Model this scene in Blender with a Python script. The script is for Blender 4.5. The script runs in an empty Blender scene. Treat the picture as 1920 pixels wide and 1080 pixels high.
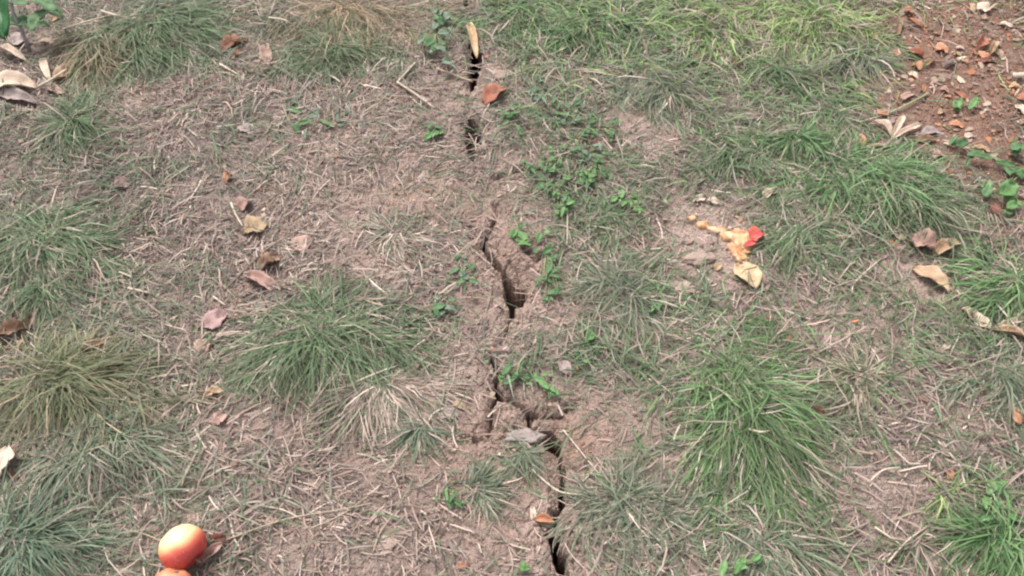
import bpy, bmesh, math, random
import numpy as np
from mathutils import Vector, Matrix

random.seed(7)
rng = np.random.default_rng(7)
C = bpy.context.scene.collection
scene = bpy.context.scene

# ------------------------------------------------------------------ camera
CAM_H = 1.34
PITCH = math.radians(55.0)            # below the horizon
HT = math.tan(math.radians(32.5))     # half width tangent
cam_data = bpy.data.cameras.new("camera")
cam = bpy.data.objects.new("camera", cam_data)
C.objects.link(cam)
cam.location = (0, 0, CAM_H)
cam.rotation_euler = (math.radians(90) - PITCH, 0, 0)
cam_data.sensor_width = 36
cam_data.lens = 18.0 / HT
cam_data.clip_start = 0.02
cam_data.clip_end = 300
scene.camera = cam

# ------------------------------------------------------------------ light (thin overcast)
SUN_EL, SUN_AZ = math.radians(58), math.radians(-35)
world = bpy.data.worlds.new("World")
scene.world = world
world.use_nodes = True
nt = world.node_tree
bg = nt.nodes["Background"]
sky = nt.nodes.new("ShaderNodeTexSky")
sky.sky_type = 'NISHITA'
sky.sun_disc = False
sky.sun_elevation = SUN_EL
sky.sun_rotation = SUN_AZ
sky.dust_density = 4.0
hsv = nt.nodes.new("ShaderNodeHueSaturation")
hsv.inputs['Saturation'].default_value = 0.22
nt.links.new(sky.outputs[0], hsv.inputs['Color'])
nt.links.new(hsv.outputs[0], bg.inputs[0])
bg.inputs[1].default_value = 0.13
sun_d = bpy.data.lights.new("sun", 'SUN')
sun_d.energy = 1.5
sun_d.angle = math.radians(20)
sun_d.color = (1.0, 0.96, 0.92)
sun = bpy.data.objects.new("sun", sun_d)
C.objects.link(sun)
sdir = Vector((math.sin(SUN_AZ) * math.cos(SUN_EL), math.cos(SUN_AZ) * math.cos(SUN_EL), math.sin(SUN_EL)))
sun.rotation_euler = sdir.to_track_quat('Z', 'Y').to_euler()
sun.location = sdir * 5
scene.view_settings.view_transform = 'Standard'
scene.view_settings.look = 'None'
scene.view_settings.gamma = 1.0
scene.view_settings.exposure = 1.05
scene.view_settings.use_curve_mapping = False
scene.render.engine = 'CYCLES'
scene.cycles.pixel_filter_type = 'BLACKMAN_HARRIS'
scene.cycles.filter_width = 2.25

# ------------------------------------------------------------------ noise
def _hash(ix, iy, seed):
    h = (ix.astype(np.int64) * 374761393 + iy.astype(np.int64) * 668265263 + seed * 1442695041) & 0xffffffff
    h = ((h ^ (h >> 13)) * 1274126177) & 0xffffffff
    h = ((h ^ (h >> 16)) * 2246822519) & 0xffffffff
    h = h ^ (h >> 15)
    return (h & 0xffffff) / float(0xffffff)
def vnoise(x, y, s, seed=0):
    x = np.asarray(x) / s; y = np.asarray(y) / s
    ix = np.floor(x); iy = np.floor(y)
    fx = x - ix; fy = y - iy
    fx = fx * fx * (3 - 2 * fx); fy = fy * fy * (3 - 2 * fy)
    a = _hash(ix, iy, seed); b = _hash(ix + 1, iy, seed)
    c = _hash(ix, iy + 1, seed); d = _hash(ix + 1, iy + 1, seed)
    return (a + (b - a) * fx) * (1 - fy) + (c + (d - c) * fx) * fy - 0.5
def fbm(x, y, s, octv=3, seed=0):
    r = 0; a = 1.0
    for k in range(octv):
        r = r + a * vnoise(x + 7.3 * k, y - 3.1 * k, s / 2 ** k, seed + k)
        a *= 0.5
    return r
def cellcrack(x, y, s, seed=0):
    x = x + 0.25 * s * vnoise(x, y, s * 0.6, seed + 50); y = y + 0.25 * s * vnoise(x, y, s * 0.6, seed + 51)
    x = x / s; y = y / s
    ix = np.floor(x); iy = np.floor(y)
    f1 = np.full(x.shape, 9.0); f2 = np.full(x.shape, 9.0); cid = np.zeros(x.shape)
    for dx in (-1, 0, 1):
        for dy in (-1, 0, 1):
            cx = ix + dx; cy = iy + dy
            px = cx + _hash(cx, cy, seed); py = cy + _hash(cx, cy, seed + 1)
            d = np.hypot(px - x, py - y)
            closer = d < f1
            f2 = np.where(closer, f1, np.minimum(f2, d))
            cid = np.where(closer, _hash(cx, cy, seed + 2), cid)
            f1 = np.where(closer, d, f1)
    return f2 - f1, cid
def sstep(a, b, x):
    t = np.clip((x - a) / (b - a), 0, 1)
    return t * t * (3 - 2 * t)

# ------------------------------------------------------------------ the lie of the land
def pix(x, y, z=0.0):                # where a ground point falls, used to lay out patches
    zc = -(z - CAM_H)
    depth = y * math.cos(PITCH) + zc * math.sin(PITCH)
    up = y * math.sin(PITCH) - zc * math.cos(PITCH)
    depth = np.maximum(depth, 0.05)
    return 960 + x / depth / HT * 960, 540 - up / depth / HT * 960
def G0(px, py, z=0.0):
    a = (px - 960) / 960 * HT; b = -(py - 540) / 960 * HT
    dy = math.cos(PITCH) + b * math.sin(PITCH); dz = -math.sin(PITCH) + b * math.cos(PITCH)
    t = (z - CAM_H) / dz
    return a * t, dy * t
def scl(py):                          # pixels of the 1920 wide photograph per metre
    x0, y0 = G0(960, py)
    return 960 / HT / (y0 * math.cos(PITCH) + CAM_H * math.sin(PITCH))

MOUNDS = []                           # (x, y, radius, height), filled by the tussocks
def H(x, y):
    x = np.asarray(x, float); y = np.asarray(y, float)
    h = 0.022 * fbm(x, y, 0.55, 2, 3) + 0.010 * fbm(x, y, 0.13, 2, 9)
    for mx, my, mr, mh in MOUNDS:
        h = h + mh * np.exp(-((x - mx) ** 2 + (y - my) ** 2) / mr ** 2)
    return h
def G(px, py):
    z = 0.0
    for _ in range(4):
        x, y = G0(px, py, z)
        z = float(H(x, y))
    return Vector((x, y, z))

# patches laid out over the ground: cx, cy, rx, ry, weight
def bare_noise(x, y):
    return (.28 + .45 * sstep(-.1, .35, x)) * sstep(.10, .42, fbm(x, y, .16, 3, 201))
def patches(px, py, lst):
    r = np.zeros(np.shape(px))
    for cx, cy, rx, ry, w in lst:
        r = r + w * np.exp(-(((px - cx) / rx) ** 2 + ((py - cy) / ry) ** 2) * 1.1)
    return r
GREEN = [(1080,60,240,70,.9),(1480,80,200,90,.8),(1250,180,110,80,.8),(1070,280,90,130,.8),(1150,430,120,100,.5),
 (1620,340,240,100,1),(1440,270,130,60,.6),(1190,560,150,90,.6),(1510,450,100,60,.6),(1010,680,90,45,.35),(1240,620,120,80,.5),
 (1620,730,60,60,.3),(1850,700,120,190,.8),(1880,1000,110,110,1),(860,510,50,60,.4),(745,470,90,60,.3),(600,220,110,40,.4),
 (450,60,120,60,.3),(230,320,150,90,.4),(90,520,200,150,.8),(170,830,230,170,.7),(90,1000,180,110,.8),(800,830,50,70,.3),
 (1010,870,90,45,.5),(1160,720,90,130,.4),(1180,960,170,130,.5),(1420,1010,220,80,.45),(500,320,170,120,.08),(720,640,140,100,.4),
 (260,60,180,90,.7),(640,110,140,80,.7),(1390,800,170,180,.6),(1720,560,120,80,.35),(840,940,50,30,.4),(1500,180,180,70,.6),(960,270,60,60,.25),(1480,600,60,30,.1),(-200,500,200,700,.6),(2200,600,250,600,.6),(1000,-150,900,120,.6),(1000,1250,900,120,.5)]
BARE = [(1370,520,40,34,.9),(1740,490,60,50,.5),(1300,460,80,80,.6),(1550,620,130,55,.55),(1560,870,70,110,.5),(1700,960,90,90,.4),(1230,240,80,35,.5),(870,700,60,40,.5),(1150,800,60,60,.4),(1890,330,90,90,.7),(640,300,90,60,.35),(1368,452,48,26,1.3),(1325,415,40,30,.8),(1035,826,26,16,1.2),(1052,900,18,70,1.3),(1046,1020,24,50,1.3),(500,430,50,25,.4),(560,300,80,40,.3),(230,345,50,20,.4),(1200,650,30,30,.3),(1500,860,40,90,.4),(1700,880,60,100,.25),(1620,900,60,60,.3),(720,1030,60,40,.6),(1330,600,50,30,.3),(1830,130,200,170,1.1),(1830,440,80,40,.5),(960,480,75,90,1.1),(965,590,50,50,.7),(945,790,170,75,.9),(880,870,130,60,.5),(240,165,120,45,.7),(820,640,90,50,.4),
 (1400,195,60,30,.6),(1330,380,60,40,.6),(1310,480,60,60,.4),(900,170,70,60,.6),(1230,240,60,35,.5),(1100,860,50,80,.4),(1090,980,50,90,.4),(780,360,110,60,.45),
 (1010,1000,60,80,.5),(850,1000,160,70,.4),(1150,760,90,60,.35),(590,470,90,50,.3),(480,100,80,50,.3),(1720,170,120,130,.8)]
TOPR = [(1850,130,240,220,1.3),(1890,360,90,110,.9)]
REDS = [(1850,130,250,230,1.2),(960,480,100,120,.6),(920,830,230,110,.6),(850,1000,200,80,.4),(1090,830,90,100,.5),(800,380,120,70,.5),(240,165,120,45,.4),(950,140,60,50,.5)]

# ------------------------------------------------------------------ the crack: (px, py, width in photo pixels)
CRACKS = [
 ([(845,-260,10),(862,-160,14),(868,-60,8),(873,0,7),(880,36,9)], 0.05),
 ([(880,36,9),(886,70,16),(893,95,22),(890,120,22),(887,140,17),(884,162,10),(884,172,3)], 0.15),
 ([(884,172,3),(880,200,2),(878,222,3)], 0.012),
 ([(880,222,8),(886,236,24),(888,250,34),(888,264,26),(884,280,16),(886,298,4)], 0.11),
 ([(888,300,2.5),(902,318,2.5),(925,332,3),(960,322,2.5),(985,312,1.5)], 0.010),
 ([(930,385,1.5),(932,405,4),(922,420,6),(921,436,4)], 0.03),
 ([(921,436,3),(905,452,7),(912,468,9),(920,482,14),(932,497,14),(942,503,8)], 0.12),
 ([(888,448,5),(902,460,5)], 0.02),
 ([(868,415,3),(880,428,4),(888,448,4)], 0.015),
 ([(942,503,8),(949,515,12),(957,532,20),(966,546,44),(966,558,36),(960,572,14),(961,582,6),(959,600,6)], 0.13),
 ([(959,600,5),(950,618,4),(938,640,2)], 0.03),
 ([(985,470,4),(1003,488,3),(1020,478,2)], 0.012),
 ([(975,455,3),(1000,462,4),(1018,455,3)], 0.012),
 ([(922,670,2),(936,700,10),(930,718,8),(934,738,17),(940,744,10)], 0.10),
 ([(932,738,8),(924,755,6),(922,775,6),(923,795,5),(915,810,4),(905,822,4),(885,828,2),(868,822,1.5)], 0.04),
 ([(940,744,10),(958,748,8),(975,758,9),(987,768,8),(1010,778,6),(1035,780,6),(1050,782,5),(1065,768,4),(1085,760,2)], 0.05),
 ([(990,770,7),(996,782,9),(993,796,6)], 0.06),
 ([(930,808,2),(960,806,3),(993,800,4),(1010,806,5),(1025,815,8)], 0.03),
 ([(1020,814,12),(1034,823,30),(1042,832,22),(1046,845,12)], 0.14),
 ([(1046,845,5),(1052,865,5),(1056,885,5),(1057,905,8),(1054,922,11),(1056,935,15),(1052,950,6),(1044,965,4)], 0.07),
 ([(1042,965,8),(1040,985,10),(1040,1002,28),(1044,1018,22),(1046,1032,18),(1051,1050,22),(1056,1066,16),(1062,1090,16),(1070,1150,18),(1080,1260,14)], 0.17),
]
def crack_field(x, y):
    """depth pushed down by the crack and a halo of slumped soil"""
    dep = np.zeros(x.shape); halo = np.full(x.shape, 9.0)
    xn = x + 0.006 * vnoise(x, y, 0.014, 71) + 0.0045 * vnoise(x, y, 0.005, 72)
    yn = y + 0.006 * vnoise(x, y, 0.014, 73) + 0.0045 * vnoise(x, y, 0.005, 74)
    for pts, D in CRACKS:
        W = []
        for (px, py, w) in pts:
            gx, gy = G0(px, py)
            W.append((gx, gy, w / scl(py) * 0.5))
        for (ax, ay, aw), (bx, by, bw) in zip(W[:-1], W[1:]):
            m = (xn > min(ax, bx) - .09) & (xn < max(ax, bx) + .09) & (yn > min(ay, by) - .09) & (yn < max(ay, by) + .09)
            if not m.any(): continue
            X = xn[m]; Y = yn[m]
            L2 = (bx - ax) ** 2 + (by - ay) ** 2 + 1e-12
            t = np.clip(((X - ax) * (bx - ax) + (Y - ay) * (by - ay)) / L2, 0, 1)
            d = np.hypot(X - ax - t * (bx - ax), Y - ay - t * (by - ay))
            hw = aw + t * (bw - aw)
            k = min(1.0, D / 0.1)
            dd = D * sstep(0.0012, -0.0035, d - hw) * np.clip(hw / 0.004, 0.45, 1)
            dep[m] = np.maximum(dep[m], dd)
            halo[m] = np.minimum(halo[m], (d - hw) / (0.35 + 0.65 * k))
    return dep, np.maximum(halo, 0)

# ------------------------------------------------------------------ helpers
def link_mesh(name, verts, faces=None, loops=None, mat=None, parent=None, col=None, smooth=False):
    me = bpy.data.meshes.new(name)
    if loops is None:
        me.from_pydata(verts, [], faces)
    else:                                 # loops: (n, 4) quads as an array
        n = len(loops)
        me.vertices.add(len(verts)); me.vertices.foreach_set("co", np.asarray(verts, np.float32).ravel())
        me.loops.add(n * 4); me.loops.foreach_set("vertex_index", loops.astype(np.int32).ravel())
        me.polygons.add(n); me.polygons.foreach_set("loop_start", np.arange(0, n * 4, 4, dtype=np.int32))
        me.update(calc_edges=True)
    if col is not None:
        a = me.color_attributes.new("Col", 'FLOAT_COLOR', 'POINT')
        c4 = np.ones((len(col), 4), np.float32); c4[:, :3] = col
        a.data.foreach_set("color", c4.ravel())
    if smooth:
        me.polygons.foreach_set("use_smooth", np.ones(len(me.polygons), bool))
    if mat: me.materials.append(mat)
    o = bpy.data.objects.new(name, me)
    C.objects.link(o)
    if parent: o.parent = parent
    return o
def tag(o, label, cat=None, group=None, kind=None):
    if label: o['label'] = label
    if cat: o['category'] = cat
    if group: o['group'] = group
    if kind: o['kind'] = kind
    return o
def thing(name, label, cat, loc, group=None):
    o = bpy.data.objects.new(name, None)
    C.objects.link(o); o.location = loc; o.empty_display_size = 0.02
    return tag(o, label, cat, group)

def nodes(name):
    m = bpy.data.materials.new(name); m.use_nodes = True
    return m, m.node_tree.nodes, m.node_tree.links, m.node_tree.nodes["Principled BSDF"]
def mat_blade(name, transl=0.25, rough=0.55, spec=0.35):
    m, N, L, b = nodes(name)
    a = N.new("ShaderNodeAttribute"); a.attribute_name = "Col"
    L.new(a.outputs['Color'], b.inputs['Base Color'])
    b.inputs['Roughness'].default_value = rough
    b.inputs['Specular IOR Level'].default_value = spec
    t = N.new("ShaderNodeBsdfTranslucent"); L.new(a.outputs['Color'], t.inputs['Color'])
    mx = N.new("ShaderNodeMixShader"); mx.inputs[0].default_value = transl
    L.new(b.outputs[0], mx.inputs[1]); L.new(t.outputs[0], mx.inputs[2])
    L.new(mx.outputs[0], N["Material Output"].inputs['Surface'])
    return m
def mat_leaf(name, c1, c2, rough=0.6, transl=0.15, scale=45, vein=0.18, spots=(0.08, 0.05, 0.035)):
    m, N, L, b = nodes(name)
    tc = N.new("ShaderNodeTexCoord")
    n1 = N.new("ShaderNodeTexNoise"); n1.inputs['Scale'].default_value = scale; n1.inputs['Detail'].default_value = 5
    L.new(tc.outputs['Object'], n1.inputs['Vector'])
    r = N.new("ShaderNodeValToRGB")
    r.color_ramp.elements[0].position = .36; r.color_ramp.elements[0].color = (*c1, 1)
    r.color_ramp.elements[1].position = .64; r.color_ramp.elements[1].color = (*c2, 1)
    L.new(n1.outputs[0], r.inputs[0])
    n2 = N.new("ShaderNodeTexNoise"); n2.inputs['Scale'].default_value = scale * 5; n2.inputs['Detail'].default_value = 3
    L.new(tc.outputs['Object'], n2.inputs['Vector'])
    r2 = N.new("ShaderNodeValToRGB"); r2.color_ramp.elements[0].position = .62; r2.color_ramp.elements[1].position = .72
    L.new(n2.outputs[0], r2.inputs[0])
    mx = N.new("ShaderNodeMixRGB"); L.new(r2.outputs[0], mx.inputs[0]); L.new(r.outputs[0], mx.inputs[1]); mx.inputs[2].default_value = (*spots, 1)
    mf = N.new("ShaderNodeMath"); mf.operation = 'MULTIPLY'; mf.inputs[1].default_value = 0.6
    L.new(r2.outputs[0], mf.inputs[0]); L.new(mf.outputs[0], mx.inputs[0])
    if vein:
        sp = N.new("ShaderNodeSeparateXYZ"); L.new(tc.outputs['Object'], sp.inputs[0])
        ab = N.new("ShaderNodeMath"); ab.operation = 'ABSOLUTE'; L.new(sp.outputs['Y'], ab.inputs[0])
        su = N.new("ShaderNodeMath"); su.operation = 'SUBTRACT'; L.new(sp.outputs['X'], su.inputs[0]); L.new(ab.outputs[0], su.inputs[1])
        mu = N.new("ShaderNodeMath"); mu.operation = 'MULTIPLY'; mu.inputs[1].default_value = 900; L.new(su.outputs[0], mu.inputs[0])
        si = N.new("ShaderNodeMath"); si.operation = 'SINE'; L.new(mu.outputs[0], si.inputs[0])
        g1 = N.new("ShaderNodeMapRange"); g1.inputs[1].default_value = .75; g1.inputs[2].default_value = 1; g1.inputs[3].default_value = 0; g1.inputs[4].default_value = vein; L.new(si.outputs[0], g1.inputs[0])
        g2 = N.new("ShaderNodeMapRange"); g2.inputs[1].default_value = .0014; g2.inputs[2].default_value = .0005; g2.inputs[3].default_value = 0; g2.inputs[4].default_value = vein * 1.8; L.new(ab.outputs[0], g2.inputs[0])
        mm = N.new("ShaderNodeMath"); mm.operation = 'MAXIMUM'; L.new(g1.outputs[0], mm.inputs[0]); L.new(g2.outputs[0], mm.inputs[1])
        mv = N.new("ShaderNodeMixRGB"); L.new(mm.outputs[0], mv.inputs[0]); L.new(mx.outputs[0], mv.inputs[1]); mv.inputs[2].default_value = tuple(c * (.45 if c1[0] > c1[1] else 1.9) for c in c1) + (1,)
        mx = mv
    L.new(mx.outputs[0], b.inputs['Base Color'])
    b.inputs['Roughness'].default_value = rough; b.inputs['Specular IOR Level'].default_value = 0.3
    bp = N.new("ShaderNodeBump"); bp.inputs['Strength'].default_value = 0.9 if rough > .8 else 0.5; bp.inputs['Distance'].default_value = 0.003 if rough > .8 else .002
    L.new(n2.outputs[0], bp.inputs['Height']); L.new(bp.outputs[0], b.inputs['Normal'])
    if transl:
        t = N.new("ShaderNodeBsdfTranslucent"); L.new(mx.outputs[0], t.inputs['Color'])
        ms = N.new("ShaderNodeMixShader"); ms.inputs[0].default_value = transl
        L.new(b.outputs[0], ms.inputs[1]); L.new(t.outputs[0], ms.inputs[2])
        L.new(ms.outputs[0], N["Material Output"].inputs['Surface'])
    return m

# ------------------------------------------------------------------ tussock list (mounds must be known before the ground)
GR = dict(
 bright=[(.08,.175,.065),(.125,.235,.085),(.21,.31,.135),(.06,.125,.05)],
 deep=[(.065,.125,.055),(.10,.17,.075),(.155,.215,.11),(.215,.24,.15)],
 grey=[(.115,.16,.10),(.17,.205,.135),(.25,.26,.19),(.085,.12,.07)],
 olive=[(.115,.145,.07),(.16,.18,.09),(.24,.215,.13),(.075,.10,.05)],
 blue=[(.08,.135,.08),(.12,.175,.11),(.19,.235,.16),(.06,.10,.06)],
 lime=[(.18,.30,.09),(.27,.38,.13),(.12,.22,.07),(.34,.38,.18)],
 straw=[(.41,.31,.26),(.32,.24,.205),(.51,.415,.355),(.245,.18,.155)],
 fresh=[(.085,.165,.06),(.13,.225,.085),(.21,.295,.14),(.06,.115,.045)],
 tan=[(.35,.25,.165),(.28,.195,.125),(.42,.32,.22),(.21,.15,.10)],
)
# label, px, py, rx, ry (roots, px), blades, length min/max m, lean (image angle, strength), palette, dry share, dry palette, width mm
TUSS = [
 ("large bushy green tussock left of the crack, grey green on its right side",600,640,135,62,2900,.07,.17,(-85,.75),'deep',.14,'straw',1.9),
 ("large fresh green tussock right of the crack, blades fanning towards the bottom edge",1400,765,80,115,3200,.08,.18,(-68,.95),'fresh',.18,'straw',1.9),
 ("shaggy dark green tussock at the top edge beside the brown bleached one",285,55,100,55,2500,.08,.17,(-35,.9),'deep',.06,'straw',1.9),
 ("brownish dying tussock beside the pile of pale husks at the top left",175,75,48,42,1100,.08,.16,(-95,.8),'olive',.65,'tan',1.9),
 ("small spiky green tussock below the pale husks at the left",140,235,60,32,900,.06,.14,(-80,.5),'deep',.12,'straw',1.8),
 ("dark green tussock cut by the left edge at mid height",95,455,110,45,1500,.07,.15,(-40,.7),'deep',.1,'straw',1.8),
 ("low dark green tuft under the dark tussock at the left edge",85,540,50,30,500,.05,.12,(-90,.7),'deep',.15,'straw',1.8),
 ("wide olive brown tussock at the left edge, blades trailing downwards",120,720,130,60,2400,.08,.17,(-60,.7),'olive',.14,'tan',1.8),
 ("greyish green tuft spreading below the olive tussock at the left",180,840,100,45,1100,.07,.15,(-75,.8),'grey',.2,'straw',1.7),
 ("bluish green tussock in the bottom left corner",60,1020,90,45,1300,.07,.16,(-20,.7),'blue',.12,'straw',2.0),
 ("green tussock with tan thatch on top, left of the wood chip",620,100,90,35,1200,.06,.13,(-80,.5),'deep',.15,'straw',1.8),
 ("bleached tan tussock at the top edge, above the small green one",655,28,110,40,2000,.08,.17,(-60,.9),'olive',.75,'tan',1.8),
 ("bright green clump at the top edge just right of the crack",1000,25,100,45,1200,.06,.15,(-60,.5),'bright',.12,'straw',2.3),
 ("bright green clump at the top edge between the crack and the yellow grass",1130,50,110,50,1500,.06,.16,(-110,.5),'bright',.15,'straw',2.4),
 ("soft green tussock with fine drooping blades below the bright top clumps",1235,160,60,40,1100,.05,.13,(-85,.8),'grey',.12,'straw',1.6),
 ("yellowish green clump at the top edge left of the bare soil",1540,40,120,45,1500,.06,.15,(-50,.4),'lime',.3,'straw',2.4),
 ("loose yellow green clump at the top edge left of centre right",1380,40,110,50,1200,.05,.13,(-90,.4),'lime',.3,'straw',2.2),
 ("greyish tuft with long blades hanging down, left of the scattered red leaves",1590,115,60,25,650,.06,.14,(-90,.9),'grey',.2,'straw',2.2),
 ("small green tuft with broad blades above the split white pod",1470,135,40,20,350,.05,.11,(-70,.4),'deep',.15,'straw',2.6),
 ("bright green tuft left of the split white pod",1490,260,50,28,500,.05,.12,(-80,.5),'bright',.12,'straw',2.4),
 ("wide green tussock below the split white pod",1610,325,115,52,2000,.07,.16,(-40,.6),'bright',.14,'straw',2.0),
 ("flattened green tussock between the curled leaves and the weeds at the right edge",1700,375,70,38,1000,.06,.15,(-50,.7),'deep',.2,'straw',2.0),
 ("low grass tuft left of the rotten apple, beyond the bare spot",1390,290,70,24,500,.05,.11,(-120,.5),'deep',.2,'straw',1.9),
 ("fine grey green tussock right of the crack hollow",1165,545,60,32,900,.05,.13,(-110,.5),'grey',.15,'straw',1.6),
 ("small green tuft beside the red peel of the rotten apple",1500,445,50,26,500,.05,.12,(-90,.5),'deep',.2,'straw',1.7),
 ("green clump of long blades bending round above the curled husks at the right edge",1890,530,45,40,600,.09,.18,(-150,.6),'bright',.15,'straw',2.3),
 ("loose green tuft below the curled husks at the right edge",1860,700,60,45,600,.06,.15,(-100,.6),'grey',.15,'straw',1.9),
 ("bright green tussock in the bottom right corner",1890,1010,60,45,1000,.06,.14,(-90,.3),'bright',.08,'straw',2.2),
 ("pale yellow green tuft right of the large fresh green tussock",1620,725,45,35,380,.05,.12,(-110,.3),'olive',.4,'straw',2.0),
 ("tiny yellowish tuft between the orange leaf and the bottom right clump",1765,925,18,10,70,.05,.11,(-150,.5),'lime',.3,'straw',2.2),
 ("tiny upright tuft near the bottom edge right of the large green tussock",1715,1020,18,10,70,.05,.11,(-100,.5),'olive',.4,'straw',2.2),
 ("dry straw tussock hanging down below the large green one",720,735,60,26,1000,.07,.16,(-85,1.0),'grey',.85,'straw',1.8),
 ("small bleached tuft with whitish blades left of the crack",748,445,32,18,230,.05,.11,(-75,.7),'grey',.6,'straw',1.9),
 ("wispy grey green tuft hanging over the crack below the flat grey stone",985,852,34,10,260,.04,.09,(-75,.9),'grey',.2,'straw',1.6),
 ("thin bluish tuft leaning to the lower left, beside the two pale chips",795,805,14,14,150,.06,.12,(-110,.8),'blue',.3,'straw',1.9),
 ("small flat green tuft with short blades left of the lower crack",915,920,45,18,260,.04,.08,(-40,.6),'grey',.15,'straw',1.6),
 ("fine short grass tuft right of the lower crack",1180,950,80,55,900,.05,.10,(-60,.6),'grey',.3,'straw',1.5),
 ("short olive tuft at the bottom edge right of the crack",1450,1010,80,40,700,.05,.11,(-70,.6),'grey',.3,'straw',1.6),
 ("short green fringe along the right side of the crack hollow",1130,410,60,40,500,.04,.09,(-100,.4),'deep',.15,'straw',1.6),
]
for t in TUSS:
    gx, gy = G0(t[1], t[2]); r = (t[3] + t[4]) * .5 / scl(t[2])
    MOUNDS.append((gx, gy, max(r * 1.2, .03), min(.016, .0004 * math.sqrt(t[5]) * .7)))
# hollow above the dark hole of the crack
gx, gy = G0(972, 516); MOUNDS.append((gx, gy, .028, -.030))
gx, gy = G0(885, 250); MOUNDS.append((gx, gy, .030, -.014))
gx, gy = G0(885, 120); MOUNDS.append((gx, gy, .040, -.012))

# ------------------------------------------------------------------ ground sheet
def axis(parts, far, growth=1.25):
    v = []
    for a, b, s in parts:
        v += list(np.arange(a, b - s * .5, s))
    v.append(parts[-1][1])
    hi = []; s = parts[-1][2]; p = parts[-1][1]
    while p < far: s *= growth; p += s; hi.append(p)
    lo = []; s = parts[0][2]; p = parts[0][0]
    while p > -far: s *= growth; p -= s; lo.append(p)
    return np.array(lo[::-1] + v + hi)
ax = axis([(-1.9, -.16, .0075), (-.16, .19, .0016), (.19, 1.9, .0075)], 60)
ay = axis([(.10, 2.35, .0036)], 60)
X, Y = np.meshgrid(ax, ay)
near = (np.abs(X) < 2.4) & (Y > -.3) & (Y < 3)
PX, PY = pix(X, Y)
bare = np.clip(patches(PX, PY, BARE) + bare_noise(X, Y), 0, 1) * near
red = np.clip(patches(PX, PY, REDS), 0, 1.2) * near
dep, halo = crack_field(X, Y)
Z = H(X, Y)
Z = Z + 0.0045 * fbm(X, Y, .035, 3, 21) + 0.0034 * fbm(X, Y, .012, 2, 31)
# lumps and crumbs where the soil is bare
Z = Z + (0.3 + 1.5 * bare) * 0.0035 * np.clip(fbm(X, Y, .018, 2, 41), 0, 1)
# dried plates of soil near the crack
cc, cid = cellcrack(X, Y, .034, 8)
pm = np.exp(-(halo / .07) ** 2) * sstep(-.15, .25, fbm(X, Y, .16, 2, 61) + .12) * np.clip(bare * 1.5, .15, 1)
Z = Z + pm * (0.004 * (cid - .4) - 0.008 * sstep(.08, .0, cc))
cc2, cid2 = cellcrack(X, Y, .017, 15)
Z = Z + pm * (0.002 * (cid2 - .5) - 0.0028 * sstep(.14, .0, cc2))
# slumped rim
Z = Z - 0.007 * np.exp(-(halo / .012) ** 2) + 0.004 * np.exp(-((halo - .03) / .018) ** 2)
Z = Z - dep * (1 + .25 * vnoise(X, Y, .02, 81))
nx, ny = len(ax), len(ay)
idx = np.arange(nx * ny).reshape(ny, nx)
q = np.stack([idx[:-1, :-1], idx[:-1, 1:], idx[1:, 1:], idx[1:, :-1]], -1).reshape(-1, 4)
A = np.array((.345, .25, .215)); B = np.array((.25, .192, .17)); R_ = np.array((.30, .195, .15)); D_ = np.array((.17, .125, .10))
tr_ = np.clip(patches(PX, PY, TOPR), 0, 1)[..., None] * near[..., None]
n1 = np.clip(fbm(X, Y, .22, 3, 91) + .5, 0, 1)[..., None]
n2 = np.clip(fbm(X, Y, .03, 3, 95) * 1.2 + .35, 0, 1)[..., None]
col = A * n1 + B * (1 - n1)
pk = (np.clip(bare, 0, 1) * sstep(1.0, .3, patches(PX, PY, [(1830,130,260,230,1.3)])))[..., None] * .75
col = col * (1 - pk) + np.array((.48, .355, .30)) * pk
rr = np.clip(red, 0, 1)[..., None]
col = col * (1 - rr) + R_ * rr
col = col * (1 - .85 * tr_) + np.array((.215, .112, .078)) * .85 * tr_
col = col * (1 - .45 * n2) + D_ * .45 * n2
n3 = np.clip(fbm(X, Y, .012, 2, 97) * 1.5 + .2, 0, 1)[..., None]
col = col * (1 - .3 * n3) + np.array((.40, .30, .25)) * .3 * n3
speck = sstep(.28, .42, vnoise(X, Y, .009, 99))[..., None] * .35
col = col * (1 - speck) + np.array((.42, .32, .26)) * speck

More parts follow.
